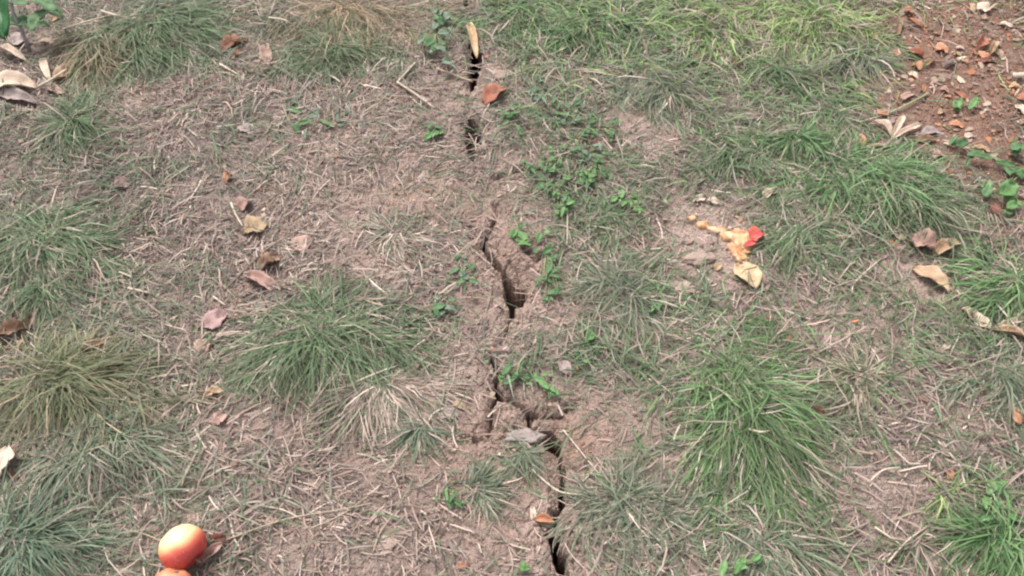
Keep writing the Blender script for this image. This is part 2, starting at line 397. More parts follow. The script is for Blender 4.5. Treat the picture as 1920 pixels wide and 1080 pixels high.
def ground_material():
    m, N, L, b = nodes("soil")
    a = N.new("ShaderNodeAttribute"); a.attribute_name = "Col"
    tc = N.new("ShaderNodeTexCoord")
    n = N.new("ShaderNodeTexNoise"); n.inputs['Scale'].default_value = 170; n.inputs['Detail'].default_value = 8; n.inputs['Roughness'].default_value = .7
    L.new(tc.outputs['Object'], n.inputs['Vector'])
    r = N.new("ShaderNodeMapRange"); r.inputs[1].default_value = .3; r.inputs[2].default_value = .7; r.inputs[3].default_value = .62; r.inputs[4].default_value = 1.3
    L.new(n.outputs[0], r.inputs[0])
    mx = N.new("ShaderNodeMixRGB"); mx.blend_type = 'MULTIPLY'; mx.inputs[0].default_value = 1
    L.new(a.outputs['Color'], mx.inputs[1]); L.new(r.outputs[0], mx.inputs[2])
    L.new(mx.outputs[0], b.inputs['Base Color'])
    b.inputs['Roughness'].default_value = .95; b.inputs['Specular IOR Level'].default_value = .15
    bp = N.new("ShaderNodeBump"); bp.inputs['Strength'].default_value = 1.0; bp.inputs['Distance'].default_value = .004
    vo = N.new("ShaderNodeTexVoronoi"); vo.inputs['Scale'].default_value = 260; L.new(tc.outputs['Object'], vo.inputs['Vector'])
    v2 = N.new("ShaderNodeTexVoronoi"); v2.inputs['Scale'].default_value = 110; v2.inputs['Randomness'].default_value = 1; L.new(tc.outputs['Object'], v2.inputs['Vector'])
    ma = N.new("ShaderNodeMath"); ma.operation = 'ADD'; L.new(vo.outputs['Distance'], ma.inputs[0]); L.new(v2.outputs['Distance'], ma.inputs[1])
    ms = N.new("ShaderNodeMath"); ms.operation = 'SUBTRACT'; L.new(n.outputs[0], ms.inputs[0]); L.new(ma.outputs[0], ms.inputs[1])
    L.new(ms.outputs[0], bp.inputs['Height']); L.new(bp.outputs[0], b.inputs['Normal'])
    return m
ground = link_mesh("ground", np.stack([X.ravel(), Y.ravel(), Z.ravel()], -1), loops=q, mat=ground_material(), col=col.reshape(-1, 3), smooth=True)
tag(ground, "cracked dry reddish brown earth of the orchard floor", None, None, 'structure')

def Hs(x, y):                            # the built surface without the crack itself, for laying things down
    x = np.asarray(x, float); y = np.asarray(y, float)
    return H(x, y) + 0.0045 * fbm(x, y, .035, 3, 21) + .001

# ------------------------------------------------------------------ blades
MB = mat_blade("grass_blades")
MS = mat_blade("straw_stalks", .12, .65, .25)
def pick(pal, n, jit=.22):
    p = np.array(GR[pal]); w = np.array([.35, .3, .2, .15])
    c = p[rng.choice(4, n, p=w)]
    t = rng.random((n, 1)); c2 = p[rng.choice(4, n, p=w)]
    c = c * t + c2 * (1 - t)
    return c * (1 + rng.normal(0, jit, (n, 1))).clip(.5, 1.6)
def ribbons(x, y, z0, az, e0, e1, Ln, Wd, cols, K=5, kink=.25, lift=.0015, tipc=None, taper=True, follow=True):
    """curved blades: start points, heading, start and end elevation, length, width"""
    n = len(x)
    P = np.zeros((n, K, 3)); P[:, 0] = np.stack([x, y, z0], -1)
    a = az.copy(); bend = rng.normal(0, kink, n)
    Hd = np.zeros((n, K))
    for k in range(1, K):
        t = (k - .5) / (K - 1)
        e = e0 + (e1 - e0) * t ** .8
        a = az + bend * t * 1.6 + rng.normal(0, kink * .25, n)
        st = Ln / (K - 1)
        P[:, k, 0] = P[:, k - 1, 0] + np.cos(a) * np.cos(e) * st
        P[:, k, 1] = P[:, k - 1, 1] + np.sin(a) * np.cos(e) * st
        P[:, k, 2] = P[:, k - 1, 2] + np.sin(e) * st
        Hd[:, k] = a
    Hd[:, 0] = az
    if follow:
        hh = Hs(P[:, :, 0], P[:, :, 1])
        P[:, :, 2] = np.maximum(P[:, :, 2], hh + lift + rng.random((n, 1)) * .006 * (np.arange(K) > 0))
    side = np.stack([-np.sin(Hd), np.cos(Hd), rng.normal(0, .45, (n, 1)) * np.ones((1, K))], -1)
    side /= np.linalg.norm(side, axis=-1, keepdims=True)
    prof = np.interp(np.linspace(0, 1, K), [0, .3, .7, 1], [.75, 1, .75, .08] if taper else [.9, 1, 1, .8])
    w = Wd[:, None] * prof[None] * .5
    V = np.stack([P - side * w[..., None], P + side * w[..., None]], 2).reshape(n, K * 2, 3)
    base = (np.arange(n) * K * 2)[:, None, None]
    k = np.arange(K - 1)
    Q = np.stack([2 * k, 2 * k + 1, 2 * k + 3, 2 * k + 2], -1)[None] + base
    cc = np.repeat(cols[:, None, :], K, 1)
    if tipc is not None:
        tw = (np.linspace(0, 1, K)[None, :, None] ** 2) * tipc[0][:, None, None]
        cc = cc * (1 - tw) + np.array(tipc[1]) * tw
    cc = np.repeat(cc, 2, 1).reshape(-1, 3)
    return V.reshape(-1, 3), Q.reshape(-1, 4), cc
def img_dir(px, py, ang):
    a = G0(px, py); r = 20
    b = G0(px + r * math.cos(math.radians(ang)), py - r * math.sin(math.radians(ang)))
    d = np.array([b[0] - a[0], b[1] - a[1]]); return d / np.linalg.norm(d)

for (lab, px, py, rx, ry, n, l0, l1, (la, ls), pal, dry, dpal, wd) in TUSS:
    c = G(px, py)
    t = thing("grass_tussock", lab, "grass tussock", c, "grass tussocks on the cracked ground")
    ld = img_dir(px, py, la)
    sx = rx / scl(py); e = G0(px, py - ry); e2 = G0(px, py + ry); sy = abs(e[1] - e2[1]) / 2
    nclump = max(7, n // 45)
    ca = rng.random(nclump) * 2 * math.pi; cr = rng.random(nclump) ** .6 * rng.choice([1, 1, 1, 1.6], nclump)
    cdx = rng.normal(0, .45, nclump); cdy = rng.normal(0, .45, nclump); cl_ = rng.uniform(.7, 1.25, nclump)
    ct = rng.normal(0, .18, nclump)
    for nm, m, p, mat in (("green_blades", int(.92 * n * (1 - dry)), pal, MB), ("dry_blades", int(n * (dry + .06)), dpal, MS)):
        if m < 4: continue
        ci = rng.integers(0, nclump, m)
        ux = cr[ci] * np.cos(ca[ci]) + rng.normal(0, .16, m); uy = cr[ci] * np.sin(ca[ci]) + rng.normal(0, .16, m)
        x = c.x + ux * sx; y = c.y + uy * sy
        rad = np.hypot(ux, uy)
        ox = .8 * ux + ls * ld[0] + cdx[ci] + rng.normal(0, .36, m); oy = .8 * uy + ls * ld[1] + cdy[ci] + rng.normal(0, .36, m)
        az = np.arctan2(oy, ox)
        Ln = (l0 + (l1 - l0) * rng.random(m) ** 1.3) * (1.05 - .22 * rad.clip(0, 1.6)) * .9 * cl_[ci]
        e0 = np.radians(np.clip(48 - 20 * rad + rng.normal(0, 19, m), 2, 88))
        e1 = np.radians(rng.normal(-42, 18, m))
        if nm == "dry_blades": e0 *= .7
        W = wd * .00108 * (.6 + 1.0 * rng.random(m) ** 1.5)
        V, Q, cc = ribbons(x, y, Hs(x, y) - .002, az, e0, e1, Ln, W, pick(p, m) * (1 + ct[ci])[:, None], 6, .34,
                           tipc=(rng.random(m) * (.8 if pal in ('olive', 'grey') else .45), (.35, .30, .21)))
        V -= np.array(c)
        tag(link_mesh(nm, V, loops=Q, mat=mat, parent=t, col=cc), None, kind='stuff')

def scatter(n, dens, x0=-2.2, x1=2.2, y0=.05, y1=2.6):
    n = int(n * 1.5)
    """candidates kept by a density over the ground; returns exactly what survives"""
    x = rng.uniform(x0, x1, n); y = rng.uniform(y0, y1, n)
    a, b = pix(x, y)
    k = rng.random(n) < dens(x, y, a, b) * np.where((np.abs(a - 960) > 1040) | (b < -60) | (b > 1160), .6, 1)
    return x[k], y[k], a[k], b[k]
def off_crack(x, y, lim=.002):
    d, h = crack_field(x, y)
    return (d < .004) & (h > lim)

# thin short grass between the tussocks
def dg(x, y, a, b):
    g = patches(a, b, GREEN); br = patches(a, b, BARE) + bare_noise(x, y)
    cl = sstep(-.12, .22, fbm(x, y, .09, 3, 111))
    return np.clip((g * (.28 + .9 * cl) + .05 + .16 * cl + .10 * sstep(980, 1100, a) * (1 - patches(a, b, [(1560,640,200,120,1),(1640,900,120,160,1),(1330,430,110,110,1)])).clip(0, 1)) * (1 - .93 * np.clip(br, 0, 1)), 0, 1)
x, y, a, b = scatter(150000, dg)
k = off_crack(x, y); x, y, a, b = x[k], y[k], a[k], b[k]
n = len(x)
warm = sstep(250, 0, b) * sstep(800, 1100, a); leftness = sstep(800, 300, a)
bl = np.clip(.55 * sstep(900, 1300, a) * (.5 + fbm(x, y, .2, 2, 115)), 0, 1)
cA = pick('grey', n); cB = pick('bright', n); cC = pick('deep', n); cD = pick('lime', n)
mixr = rng.random(n)
cols = np.where((mixr < .35 - .1 * leftness)[:, None], cC, cA)
cols = np.where((rng.random(n) < bl)[:, None], cB, cols)
cols = np.where((rng.random(n) < warm * .6)[:, None], cD, cols)
cols = np.where((rng.random(n) < .2)[:, None], pick('straw', n), cols)
az = rng.random(n) * 6.283
flow = fbm(x, y, .25, 2, 117) * 7 - 1.2
az = np.where(rng.random(n) < .6, flow + rng.normal(0, .7, n), az)
Ln = (.025 + .08 * rng.random(n) ** 1.4) * (1 + .3 * warm)
V, Q, cc = ribbons(x, y, Hs(x, y), az, np.radians(rng.uniform(5, 55, n)), np.radians(rng.normal(-25, 15, n)), Ln,
                   rng.uniform(.0013, .0033, n) * (1 + .7 * warm * rng.random(n)), cols, 4, .4, tipc=(rng.random(n) * .6, (.34, .29, .215)))
tag(link_mesh("short_grass", V, loops=Q, mat=MB, col=cc), "thin short grass growing flat between the tussocks", "grass", kind='stuff')

# dead straw lying over the soil
def ds(x, y, a, b):
    br = patches(a, b, BARE) + bare_noise(x, y)
    cl = sstep(-.16, .3, fbm(x, y, .09, 3, 121)) * 1.35
    left = .5 + .42 * sstep(1050, 500, a)
    return np.clip((left * (.35 + .75 * cl)) * (1 - .86 * np.clip(br, 0, 1)), 0, 1)
x, y, a, b = scatter(175000, ds)
k = off_crack(x, y, .001); x, y, a, b = x[k], y[k], a[k], b[k]
n = len(x)
c1 = pick('straw', n, .25); c2 = np.array((.195, .155, .135)) * (1 + rng.normal(0, .25, (n, 1))).clip(.5, 1.6)
c3 = np.array((.31, .215, .175)) * (1 + rng.normal(0, .2, (n, 1))).clip(.5, 1.6)
u = rng.random(n)[:, None]
cols = np.where(u < .42, c1 * 1.04, np.where(u < .80, c2 * .92, c3))
flow = fbm(x, y, .3, 2, 123) * 8 + .4
az = np.where(rng.random(n) < .45, flow + rng.normal(0, .5, n), rng.random(n) * 6.283)
Ln = .008 + .055 * rng.random(n) ** 2
V, Q, cc = ribbons(x, y, Hs(x, y) + rng.random(n) * .005, az, np.radians(rng.normal(3, 9, n)), np.radians(rng.normal(-3, 9, n)), Ln,
                   rng.uniform(.0010, .0031, n), cols, 4, .22, taper=False)
tag(link_mesh("straw_litter", V, loops=Q, mat=MS, col=cc), "dead straw and hay scattered flat over the soil", "straw", kind='stuff')

# small flakes of broken leaf and bark
def df(x, y, a, b):
    return np.clip(.3 + 1.5 * patches(a, b, [(1850,150,220,240,1),(880,860,250,120,.3),(420,400,300,250,.25)]) , 0, 1) * sstep(-.3, .3, fbm(x, y, .07, 2, 131))
x, y, a, b = scatter(38000, df)
k = off_crack(x, y, .003); x, y, a, b = x[k], y[k], a[k], b[k]
n = len(x)
pal = np.array([(.33,.24,.18),(.42,.31,.23),(.25,.13,.08),(.20,.14,.11),(.50,.40,.30),(.35,.17,.10),(.30,.22,.19)])
topr = patches(a, b, [(1830,130,260,240,1)])
ci = np.where(rng.random(n) < .25 + .35 * topr, rng.choice([2,4,5,1], n, p=[.3,.2,.3,.2]), rng.choice([0,1,3,6], n))
pal[5] = (.44, .19, .10); cols = pal[ci] * (1 + rng.normal(0, .15, (n, 1)))
m = 6; th = np.linspace(0, 2 * math.pi, m, endpoint=False)[None] + rng.normal(0, .25, (n, m))
R = ((.0014 + .0062 * rng.random(n) ** 2.2) * (1 + .7 * topr))[:, None] * rng.uniform(.55, 1.25, (n, m)); asp = rng.uniform(.35, 1, n)[:, None]
lx = R * np.cos(th); ly = R * np.sin(th) * asp; rot = rng.random(n)[:, None] * 6.283
gx = lx * np.cos(rot) - ly * np.sin(rot); gy = lx * np.sin(rot) + ly * np.cos(rot)
tx = rng.normal(0, .3, n)[:, None]; ty = rng.normal(0, .3, n)[:, None]
zz = Hs(x, y)[:, None] + .003 + rng.random(n)[:, None] * .002 + gx * tx + gy * ty
V = np.stack([x[:, None] + gx, y[:, None] + gy, zz], -1)
V = V.reshape(-1, 3)
bi = (np.arange(n) * m)[:, None]
Q = np.concatenate([bi + np.array([[0,1,2,3]]), bi + np.array([[0,3,4,5]])], 0)
tag(link_mesh("leaf_crumbs", V, loops=Q, mat=MS, col=np.repeat(cols, m, 0)), "small broken flakes of dry leaf strewn over the soil", "leaf litter", kind='stuff')

# tiny leaflets creeping between the grass right of the crack
def dv(x, y, a, b):
    return np.clip(patches(a, b, [(1065,300,70,110,1),(1040,500,35,90,.8),(1190,380,80,60,.6),(1240,600,60,60,.45),(985,695,60,40,.6),(960,215,50,40,.4),(870,505,45,60,.5),(1130,180,60,50,.4),(830,60,40,70,.3),(1240,720,60,80,.35)]), 0, 1) * sstep(-.1, .3, fbm(x, y, .05, 2, 151))
x, y, a, b = scatter(52000, dv); k = off_crack(x, y, .004); x, y, a, b = x[k], y[k], a[k], b[k]
n = len(x); m = 6; th = np.linspace(0, 2 * math.pi, m, endpoint=False)[None] + rng.normal(0, .12, (n, m))
R = rng.uniform(.002, .0052, n)[:, None] * rng.uniform(.85, 1.1, (n, m)); asp = rng.uniform(.45, .9, n)[:, None]; rot = rng.random(n)[:, None] * 6.283
lx = R * np.cos(th); ly = R * np.sin(th) * asp
gx = lx * np.cos(rot) - ly * np.sin(rot); gy = lx * np.sin(rot) + ly * np.cos(rot)
zz = (Hs(x, y) + rng.uniform(.003, .018, n))[:, None] + gx * rng.normal(0, .5, n)[:, None] + gy * rng.normal(0, .5, n)[:, None]
V = np.stack([x[:, None] + gx, y[:, None] + gy, zz], -1).reshape(-1, 3); bi = (np.arange(n) * m)[:, None]
Q = np.concatenate([bi + np.array([[0,1,2,3]]), bi + np.array([[0,3,4,5]])], 0)
cols = np.where((rng.random(n) < .5)[:, None], pick('bright', n), pick('deep', n)) * 1.05
tag(link_mesh("creeping_clover", V, loops=Q, mat=MB, col=np.repeat(cols, m, 0)), "mat of tiny clover leaflets creeping between the grass blades", "clover", kind='stuff')

# crumbs of soil
def dc(x, y, a, b):
    d, h = crack_field(x, y)
    return np.clip((patches(a, b, BARE) * .8 + .08 + 1.0 * np.exp(-(h / .035) ** 2)) * (d < .01) * (h > .004), 0, 1) * sstep(-.3, .35, fbm(x, y, .05, 2, 141))
x, y, a, b = scatter(60000, dc)
n = len(x)
oc = np.array([(1,0,0),(0,1,0),(-1,0,0),(0,-1,0),(0,0,1),(0,0,-1),(.6,.6,.5),(-.6,.6,.5),(-.6,-.6,.5),(.6,-.6,.5)], float)
of = np.array([(4,9,0,6),(4,6,1,7),(4,7,2,8),(4,8,3,9),(5,0,9,3),(5,1,6,0),(5,2,7,1),(5,3,8,2)])
S = (.0011 + .0048 * rng.random(n) ** 3)
V = oc[None] * S[:, None, None] * rng.uniform(.6, 1.3, (n, 10, 1)) * np.array([1, 1, .7])
rot = rng.random(n) * 6.283; cs, sn = np.cos(rot)[:, None], np.sin(rot)[:, None]
vx = V[..., 0] * cs - V[..., 1] * sn; vy = V[..., 0] * sn + V[..., 1] * cs
V = np.stack([vx + x[:, None], vy + y[:, None], V[..., 2] + (Hs(x, y) + S * .4)[:, None]], -1).reshape(-1, 3)
Q = (of[None] + (np.arange(n) * 10)[:, None, None]).reshape(-1, 4)
cr_ = patches(a, b, REDS).clip(0, 1)[:, None]
cols = (np.array((.30, .22, .185)) * (1 - cr_) + np.array((.36, .225, .165)) * cr_) * (1 + rng.normal(0, .2, (n, 1))).clip(.5, 1.5)
tag(link_mesh("soil_crumbs", V, loops=Q, mat=MS, col=np.repeat(cols, 10, 0), smooth=False), "loose crumbs of dry soil around the crack", "soil crumbs", kind='stuff')

# ------------------------------------------------------------------ dry leaves
LM = dict(
 tan=mat_leaf("leaf_tan", (.44,.29,.18), (.56,.40,.27)),
 cream=mat_leaf("leaf_cream", (.60,.46,.36), (.72,.58,.46)),
 pink=mat_leaf("leaf_pinkish", (.38,.23,.19), (.50,.33,.27)),
 mauve=mat_leaf("leaf_mauve", (.36,.22,.21), (.44,.29,.27)),
 grey=mat_leaf("leaf_greyish", (.32,.25,.23), (.42,.34,.31)),
 ochre=mat_leaf("leaf_ochre", (.34,.235,.14), (.43,.31,.19)),
 brown=mat_leaf("leaf_brown", (.20,.115,.075), (.34,.21,.14)),
 orange=mat_leaf("leaf_orange", (.46,.20,.11), (.60,.34,.21)),
 rust=mat_leaf("leaf_rust", (.33,.12,.075), (.46,.20,.13)),
 dark=mat_leaf("leaf_dark_red", (.19,.07,.05), (.30,.12,.09)),
 yellow=mat_leaf("leaf_yellow", (.55,.36,.21), (.66,.48,.31)),
)
def axes_at(px, py, ang, Lp, Wp):
    ca, sa = math.cos(math.radians(ang)), math.sin(math.radians(ang))
    c = G(px, py)
    p = Vector(G0(px + ca * Lp / 2, py - sa * Lp / 2)); q = Vector(G0(px - ca * Lp / 2, py + sa * Lp / 2))
    L = (p - q).length; u = (p - q).normalized()
    p2 = Vector(G0(px - sa * Wp / 2, py - ca * Wp / 2)); q2 = Vector(G0(px + sa * Wp / 2, py + ca * Wp / 2))
    return c, u, L, (p2 - q2).length
def leaf_mesh(L, W, shape='oval', curl=.25, bendz=.12, rag=.06, seed=0, nu=11, nv=6):
    r = random.Random(seed)
    vs = []; fs = []
    ph = r.random() * 6
    for i in range(nu + 1):
        u = i / nu
        if shape == 'oval': w = max(.03, math.sin(math.pi * min(1, u * .97 + .015)) ** .62) * (1 - .12 * u)
        elif shape == 'husk': w = max(.05, math.sin(math.pi * u ** .8) ** .5) if u > .02 else .2
        elif shape == 'lance': w = max(.04, math.sin(math.pi * u) ** .9)
        elif shape == 'cone': w = .12 + .88 * u ** 1.3
        elif shape == 'shard': w = .45 + .55 * math.sin(math.pi * min(1, u * .8 + .2)) ** .4
        else: w = 1
        wl = w * (1 + r.uniform(-rag, rag) * 2); wr = w * (1 + r.uniform(-rag, rag) * 2)
        if r.random() < rag * 2: wl *= .8
        ax_off = .06 * W * math.sin(u * 3 + ph)
        for j in range(nv + 1):
            v = j / nv * 2 - 1
            yy = (v * (wl if v < 0 else wr)) * W * .5
            cz = curl * W * (abs(v) ** 1.6) * w * (1 + .4 * math.sin(u * 5 + ph + v))
            bz = bendz * L * (math.sin(math.pi * u * .9 + .2) * (1 if bendz > 0 else 1))
            wz = W * .05 * math.sin(u * 9 + v * 3 + ph) + W * .03 * math.sin(u * 17 - v * 5)
            rid = -W * .03 * math.exp(-(v * 5) ** 2)
            vs.append(((u - .5) * L, yy * (1 - .25 * abs(curl) * abs(v)) + ax_off, cz + bz + wz + rid))
    for i in range(nu):
        for j in range(nv):
            a = i * (nv + 1) + j
            fs.append((a, a + 1, a + nv + 2, a + nv + 1))
    zmin = sorted(v[2] for v in vs)[len(vs) // 12]
    return [(x, y, z - zmin) for x, y, z in vs], fs
LEAFSEED = [0]
def solid(o, t):
    m = o.modifiers.new("thickness", 'SOLIDIFY'); m.thickness = t; m.offset = 0
def leaf(label, px, py, Lp, Wp, ang, mat, shape='oval', curl=.25, bendz=.08, rag=.07, tilt=0, roll=0, lift=.0025, cat="dry leaf", name="dry_leaf", group="dry leaves fallen on the ground", parent=None, off=None):
    LEAFSEED[0] += 1
    c, u, L, W = axes_at(px, py, ang, Lp, Wp)
    big = Lp > 30
    vs, fs = leaf_mesh(L, W, shape, curl, bendz, rag, LEAFSEED[0], 12 if big else 7, 6 if big else 4)
    o = link_mesh(name, vs, fs, mat=LM[mat] if isinstance(mat, str) else mat, smooth=True)
    solid(o, .0007)
    zr = math.atan2(u.y, u.x)
    o.rotation_euler = (math.radians(roll), math.radians(-tilt), zr)
    z = float(Hs(c.x, c.y)) + lift + abs(math.sin(math.radians(tilt))) * L * .35 + abs(math.sin(math.radians(roll))) * W * .35
    # keep the leaf where the photograph shows it even when it is propped up
    x, y = G0(px, py, z)
    o.location = (x, y, z)
    if parent:
        o.parent = parent; o.location = Vector((x, y, z)) - parent.location
    else:
        tag(o, label, cat, group)
    return o
leaf("rounded ochre leaf lying left of centre, with a pale stalk beside it",477,427,52,38,15,'ochre',rag=.05,curl=.12,tilt=6)
leaf("small pink crumpled leaf just above the rounded ochre one",461,386,30,24,40,'pink',curl=.4,rag=.12)
leaf("long folded pale pink leaf left of the large green tussock",493,531,76,26,-22,'pink','husk',curl=.5)
leaf("crumpled brownish leaf just above the folded pale pink one",508,492,44,32,40,'brown',curl=.4,rag=.14)
leaf("mauve oval leaf on the straw left of the large green tussock",403,600,54,36,28,'mauve',curl=.12)
leaf("faded pinkish leaf between the mauve leaf and the large tussock",382,651,34,30,60,'pink',rag=.12,curl=.15,lift=.002)
leaf("tiny bright orange leaf curled up on the straw, upper left",428,334,20,20,80,'orange',curl=.5,rag=.15)
leaf("greyish mauve leaf lying flat on the straw, upper left",466,245,46,20,-15,'grey','oval',curl=.1)
leaf("narrow curled orange brown leaf above the olive tussock",178,653,48,15,10,'orange','husk',curl=.8)
leaf("dark brown crumpled leaf at the left edge",28,622,64,24,12,'brown','husk',curl=.6,rag=.15)
leaf("brown leaf standing on edge at the left edge behind the dark one",52,604,34,20,70,'brown',curl=.4,roll=30,rag=.12)
leaf("little tan leaf under the dark brown one at the left edge",40,646,22,14,20,'tan',rag=.1)
leaf("cream leaf cut by the left edge in the lower part",4,866,58,44,75,'cream',curl=.12,lift=.02)
leaf("dark red shred of leaf under the cream one at the left edge",36,893,36,16,30,'dark','shard')
leaf("tan leaf at the lower left rim of the large green tussock",402,736,36,18,10,'tan',rag=.1)
leaf("pinkish torn leaf on the straw below the tan one",412,786,26,24,60,'pink','shard',rag=.15)
leaf("long dark reddish leaf in the straw below the olive tussock",276,878,44,13,12,'dark','husk',curl=.5)
leaf("tan folded leaf leaning against the apple",395,1040,64,24,42,'pink','husk',curl=.55,tilt=12,rag=.03)
leaf("dark red scrap of leaf right of the apple",410,1014,30,22,10,'dark','shard',curl=.4)
leaf("folded orange leaf beside the bottom stretch of the crack",1021,976,40,19,-15,'orange','lance',curl=.45,rag=.03,tilt=6)
leaf("pale yellow scrap left of the folded orange leaf",1000,962,26,12,100,'cream','shard')
leaf("red brown leaf on the right bank of the crack near the top",927,179,52,28,32,'rust','oval',curl=.25,tilt=5)
leaf("reddish faded leaf in the straw right of the dark green top tussock",440,86,52,20,22,'rust','husk',curl=.3,rag=.14,lift=.002)
leaf("dull red leaf beside the tan topped tussock",500,104,42,24,95,'pink','oval',curl=.3,rag=.12)
leaf("small reddish leaf below the faded long one at the upper left",444,102,20,10,40,'rust','shard')
leaf("large pale husk leaf cut by the left edge",26,160,86,26,-8,'cream','husk',curl=.3,lift=.010,rag=.03)
leaf("brown husk leaf lying under the large pale one at the left edge",34,186,74,18,-14,'grey','husk',curl=.35)
leaf("arched pale husk near the hanging green leaf",24,106,62,13,-18,'cream','lance',curl=.5,bendz=.2)
leaf("upright narrow cream husk in the pile at the upper left",88,131,44,17,-72,'cream','husk',curl=.3,rag=.04)
leaf("orange tipped tan husk beside the brownish tussock",121,141,46,20,32,'tan','oval',curl=.35,rag=.04)
leaf("thin pale husk strip above the pile, near the grey stem",90,81,40,8,-8,'cream','lance',curl=.3)
leaf("small tan leaf at the lower end of the husk pile",104,172,34,14,-10,'pink','oval')
leaf("yellowish small leaf at the foot of the grey stem plant",103,37,24,12,10,'ochre','oval')
leaf("brown leaf in the shade beneath the hanging green leaf",36,78,40,22,10,'grey','oval',curl=.2)
leaf("whitish tiny leaf standing beside the grey stem",42,38,22,10,-60,'cream','oval')
leaf("faded brown leaf on the straw below the spiky left tussock",230,347,36,24,20,'mauve',rag=.1,lift=.001)
leaf("large yellow tan leaf below the rotten apple",1402,517,58,44,-62,'yellow','oval',curl=.15,rag=.04,tilt=6)
leaf("brownish leaf half hidden right of the yellow tan one",1428,525,48,26,-70,'mauve','oval',curl=.2,lift=.001)
leaf("cream crumpled leaf above the rotten apple",1447,363,32,16,28,'cream','shard',curl=.4)
leaf("left one of two pale chips on the bare spot above the rotten apple",1312,373,18,13,20,'cream','shard')
leaf("right one of two pale chips on the bare spot above the rotten apple",1338,378,24,13,-12,'cream','oval')
leaf("pinkish brown curled leaf at the left of the curled leaf group on the right",1728,459,52,36,-25,'pink','oval',curl=.4,rag=.1,tilt=6)
leaf("tan twisted leaf right of the pinkish brown one",1775,466,54,24,22,'tan','husk',curl=.5,tilt=6)
leaf("small pink leaf at the upper left of the curled leaf group",1687,443,24,16,-40,'pink','shard')
leaf("tiny red brown leaf left of the curled leaf group",1672,460,20,12,-20,'rust','shard')
leaf("long tan leaf with notched edge below the curled leaf group",1746,524,80,30,-38,'tan','oval',curl=.25,rag=.1,tilt=6)
leaf("curled cream leaf left of the pair of husks at the right edge",1828,600,66,22,-38,'cream','husk',curl=.5,rag=.07,bendz=-.1,tilt=5)
leaf("upper one of the pair of long husks at the right edge",1896,606,74,12,14,'cream','lance',curl=.5)
leaf("lower one of the pair of long husks at the right edge",1900,628,88,16,-14,'tan','lance',curl=.5)
leaf("small pale leaf under the pair of husks at the right",1773,651,22,11,35,'cream','oval')
leaf("orange leaf with a pale tip near the right edge",1903,778,40,19,-60,'orange','oval',rag=.03,curl=.2,lift=.012)
leaf("small salmon leaf above the tiny yellowish tuft at the lower right",1777,890,30,18,-75,'orange','oval',rag=.05,curl=.2)
leaf("dark red curled leaf at the right foot of the large fresh green tussock",1530,768,46,12,-42,'dark','husk',curl=.5)
leaf("tapered tan husk lying left of the split white pod",1637,278,58,11,2,'cream','cone',curl=.5,rag=.02)
leaf("small red scrap touching the tapered tan husk",1614,264,22,13,-50,'orange','shard')
leaf("flat brown leaf under the split white pod",1738,264,48,12,-4,'brown','oval')
leaf("grey leaf with a pale rim right of the split white pod",1745,249,36,16,5,'grey','oval',curl=.2)
leaf("pale square scrap of leaf at the top edge in the bare corner",1844,18,24,15,-5,'cream','shard')
leaf("tan curved leaf left of the pale square scrap",1822,14,20,9,-60,'tan','husk')
leaf("cream oval leaf below the pale square scrap",1886,48,28,9,-8,'cream','oval')
leaf("rust red leaf of the crumpled clump on bare soil",1838,80,22,26,60,'rust','oval',curl=.4,roll=20)
leaf("tan curled leaf of the crumpled clump on bare soil",1862,90,22,14,60,'tan','husk',curl=.6,tilt=10)
leaf("pinkish curled leaf pointing down right in the crumpled clump",1870,102,26,8,-45,'pink','husk',curl=.6)
leaf("pale orange leaf at the foot of the crumpled clump",1843,106,24,11,-20,'orange','shard')
leaf("reddish flat leaf at the bottom of the crumpled clump",1850,114,26,10,15,'dark','shard')
leaf("orange red leaf in the middle of the bare corner",1766,94,26,15,-15,'orange','shard',curl=.2)
leaf("bright salmon red leaf just above the cream green one",1719,126,20,18,-30,'orange','oval',curl=.2)
leaf("cream green leaf touching the salmon red one",1711,142,22,10,-38,'cream','oval')
leaf("rust brown curled leaf left of the bare corner",1717,103,32,10,-28,'rust','husk',curl=.6)
leaf("small tan leaf with a dark hollow right of the rust curled one",1742,120,24,8,20,'tan','husk',curl=.6)
leaf("dark rimmed curled leaf in the middle of the bare corner",1778,123,24,9,18,'grey','husk',curl=.7)
leaf("white sliver of leaf left of the crumpled clump",1800,91,18,6,-8,'cream','lance')
leaf("small yellowish leaf under the white sliver",1796,103,16,8,-5,'tan','oval')
leaf("little orange leaf left of the rust brown curled one",1681,102,14,12,20,'orange','oval')
leaf("bent orange brown leaf strip at the upper left of the bare corner",1715,43,36,7,-30,'orange','lance',curl=.5)
leaf("small rust leaf at the top of the bent strip",1702,21,18,12,5,'rust','shard')
leaf("brown crumpled leaf below the green shoots at the left of the bare corner",1684,52,26,14,75,'brown','shard',curl=.4)
leaf("small yellow leaf in the grass left of the bare corner",1636,70,20,11,-60,'yellow','oval')
leaf("pale pink leaf in the middle left of the bare soil",1771,170,18,11,-15,'pink','oval')
leaf("pink leaf with a torn end above the green stalk",1702,180,24,11,30,'pink','shard')
leaf("thin rust leaf pointing to the little bright seedling",1802,180,34,7,-30,'rust','lance')
leaf("orange leaf at the right edge below the thick pale twig",1903,166,24,13,-10,'yellow','oval',curl=.4)
leaf("rust red leaf cut by the right edge in the bare corner",1914,184,22,18,-40,'rust','oval')
leaf("pale greenish leaf cut by the right edge",1913,206,24,14,-55,'cream','oval')
leaf("salmon leaf between the seedling and the trailing weed",1794,236,30,13,-8,'orange','oval')
leaf("white chip above the trailing weed",1817,256,17,8,-5,'cream','shard')
leaf("orange tan leaf lying on the trailing weed",1840,281,42,10,-12,'tan','lance',curl=.3)
leaf("pinkish orange leaf just above the split white pod",1656,213,20,12,5,'orange','shard')
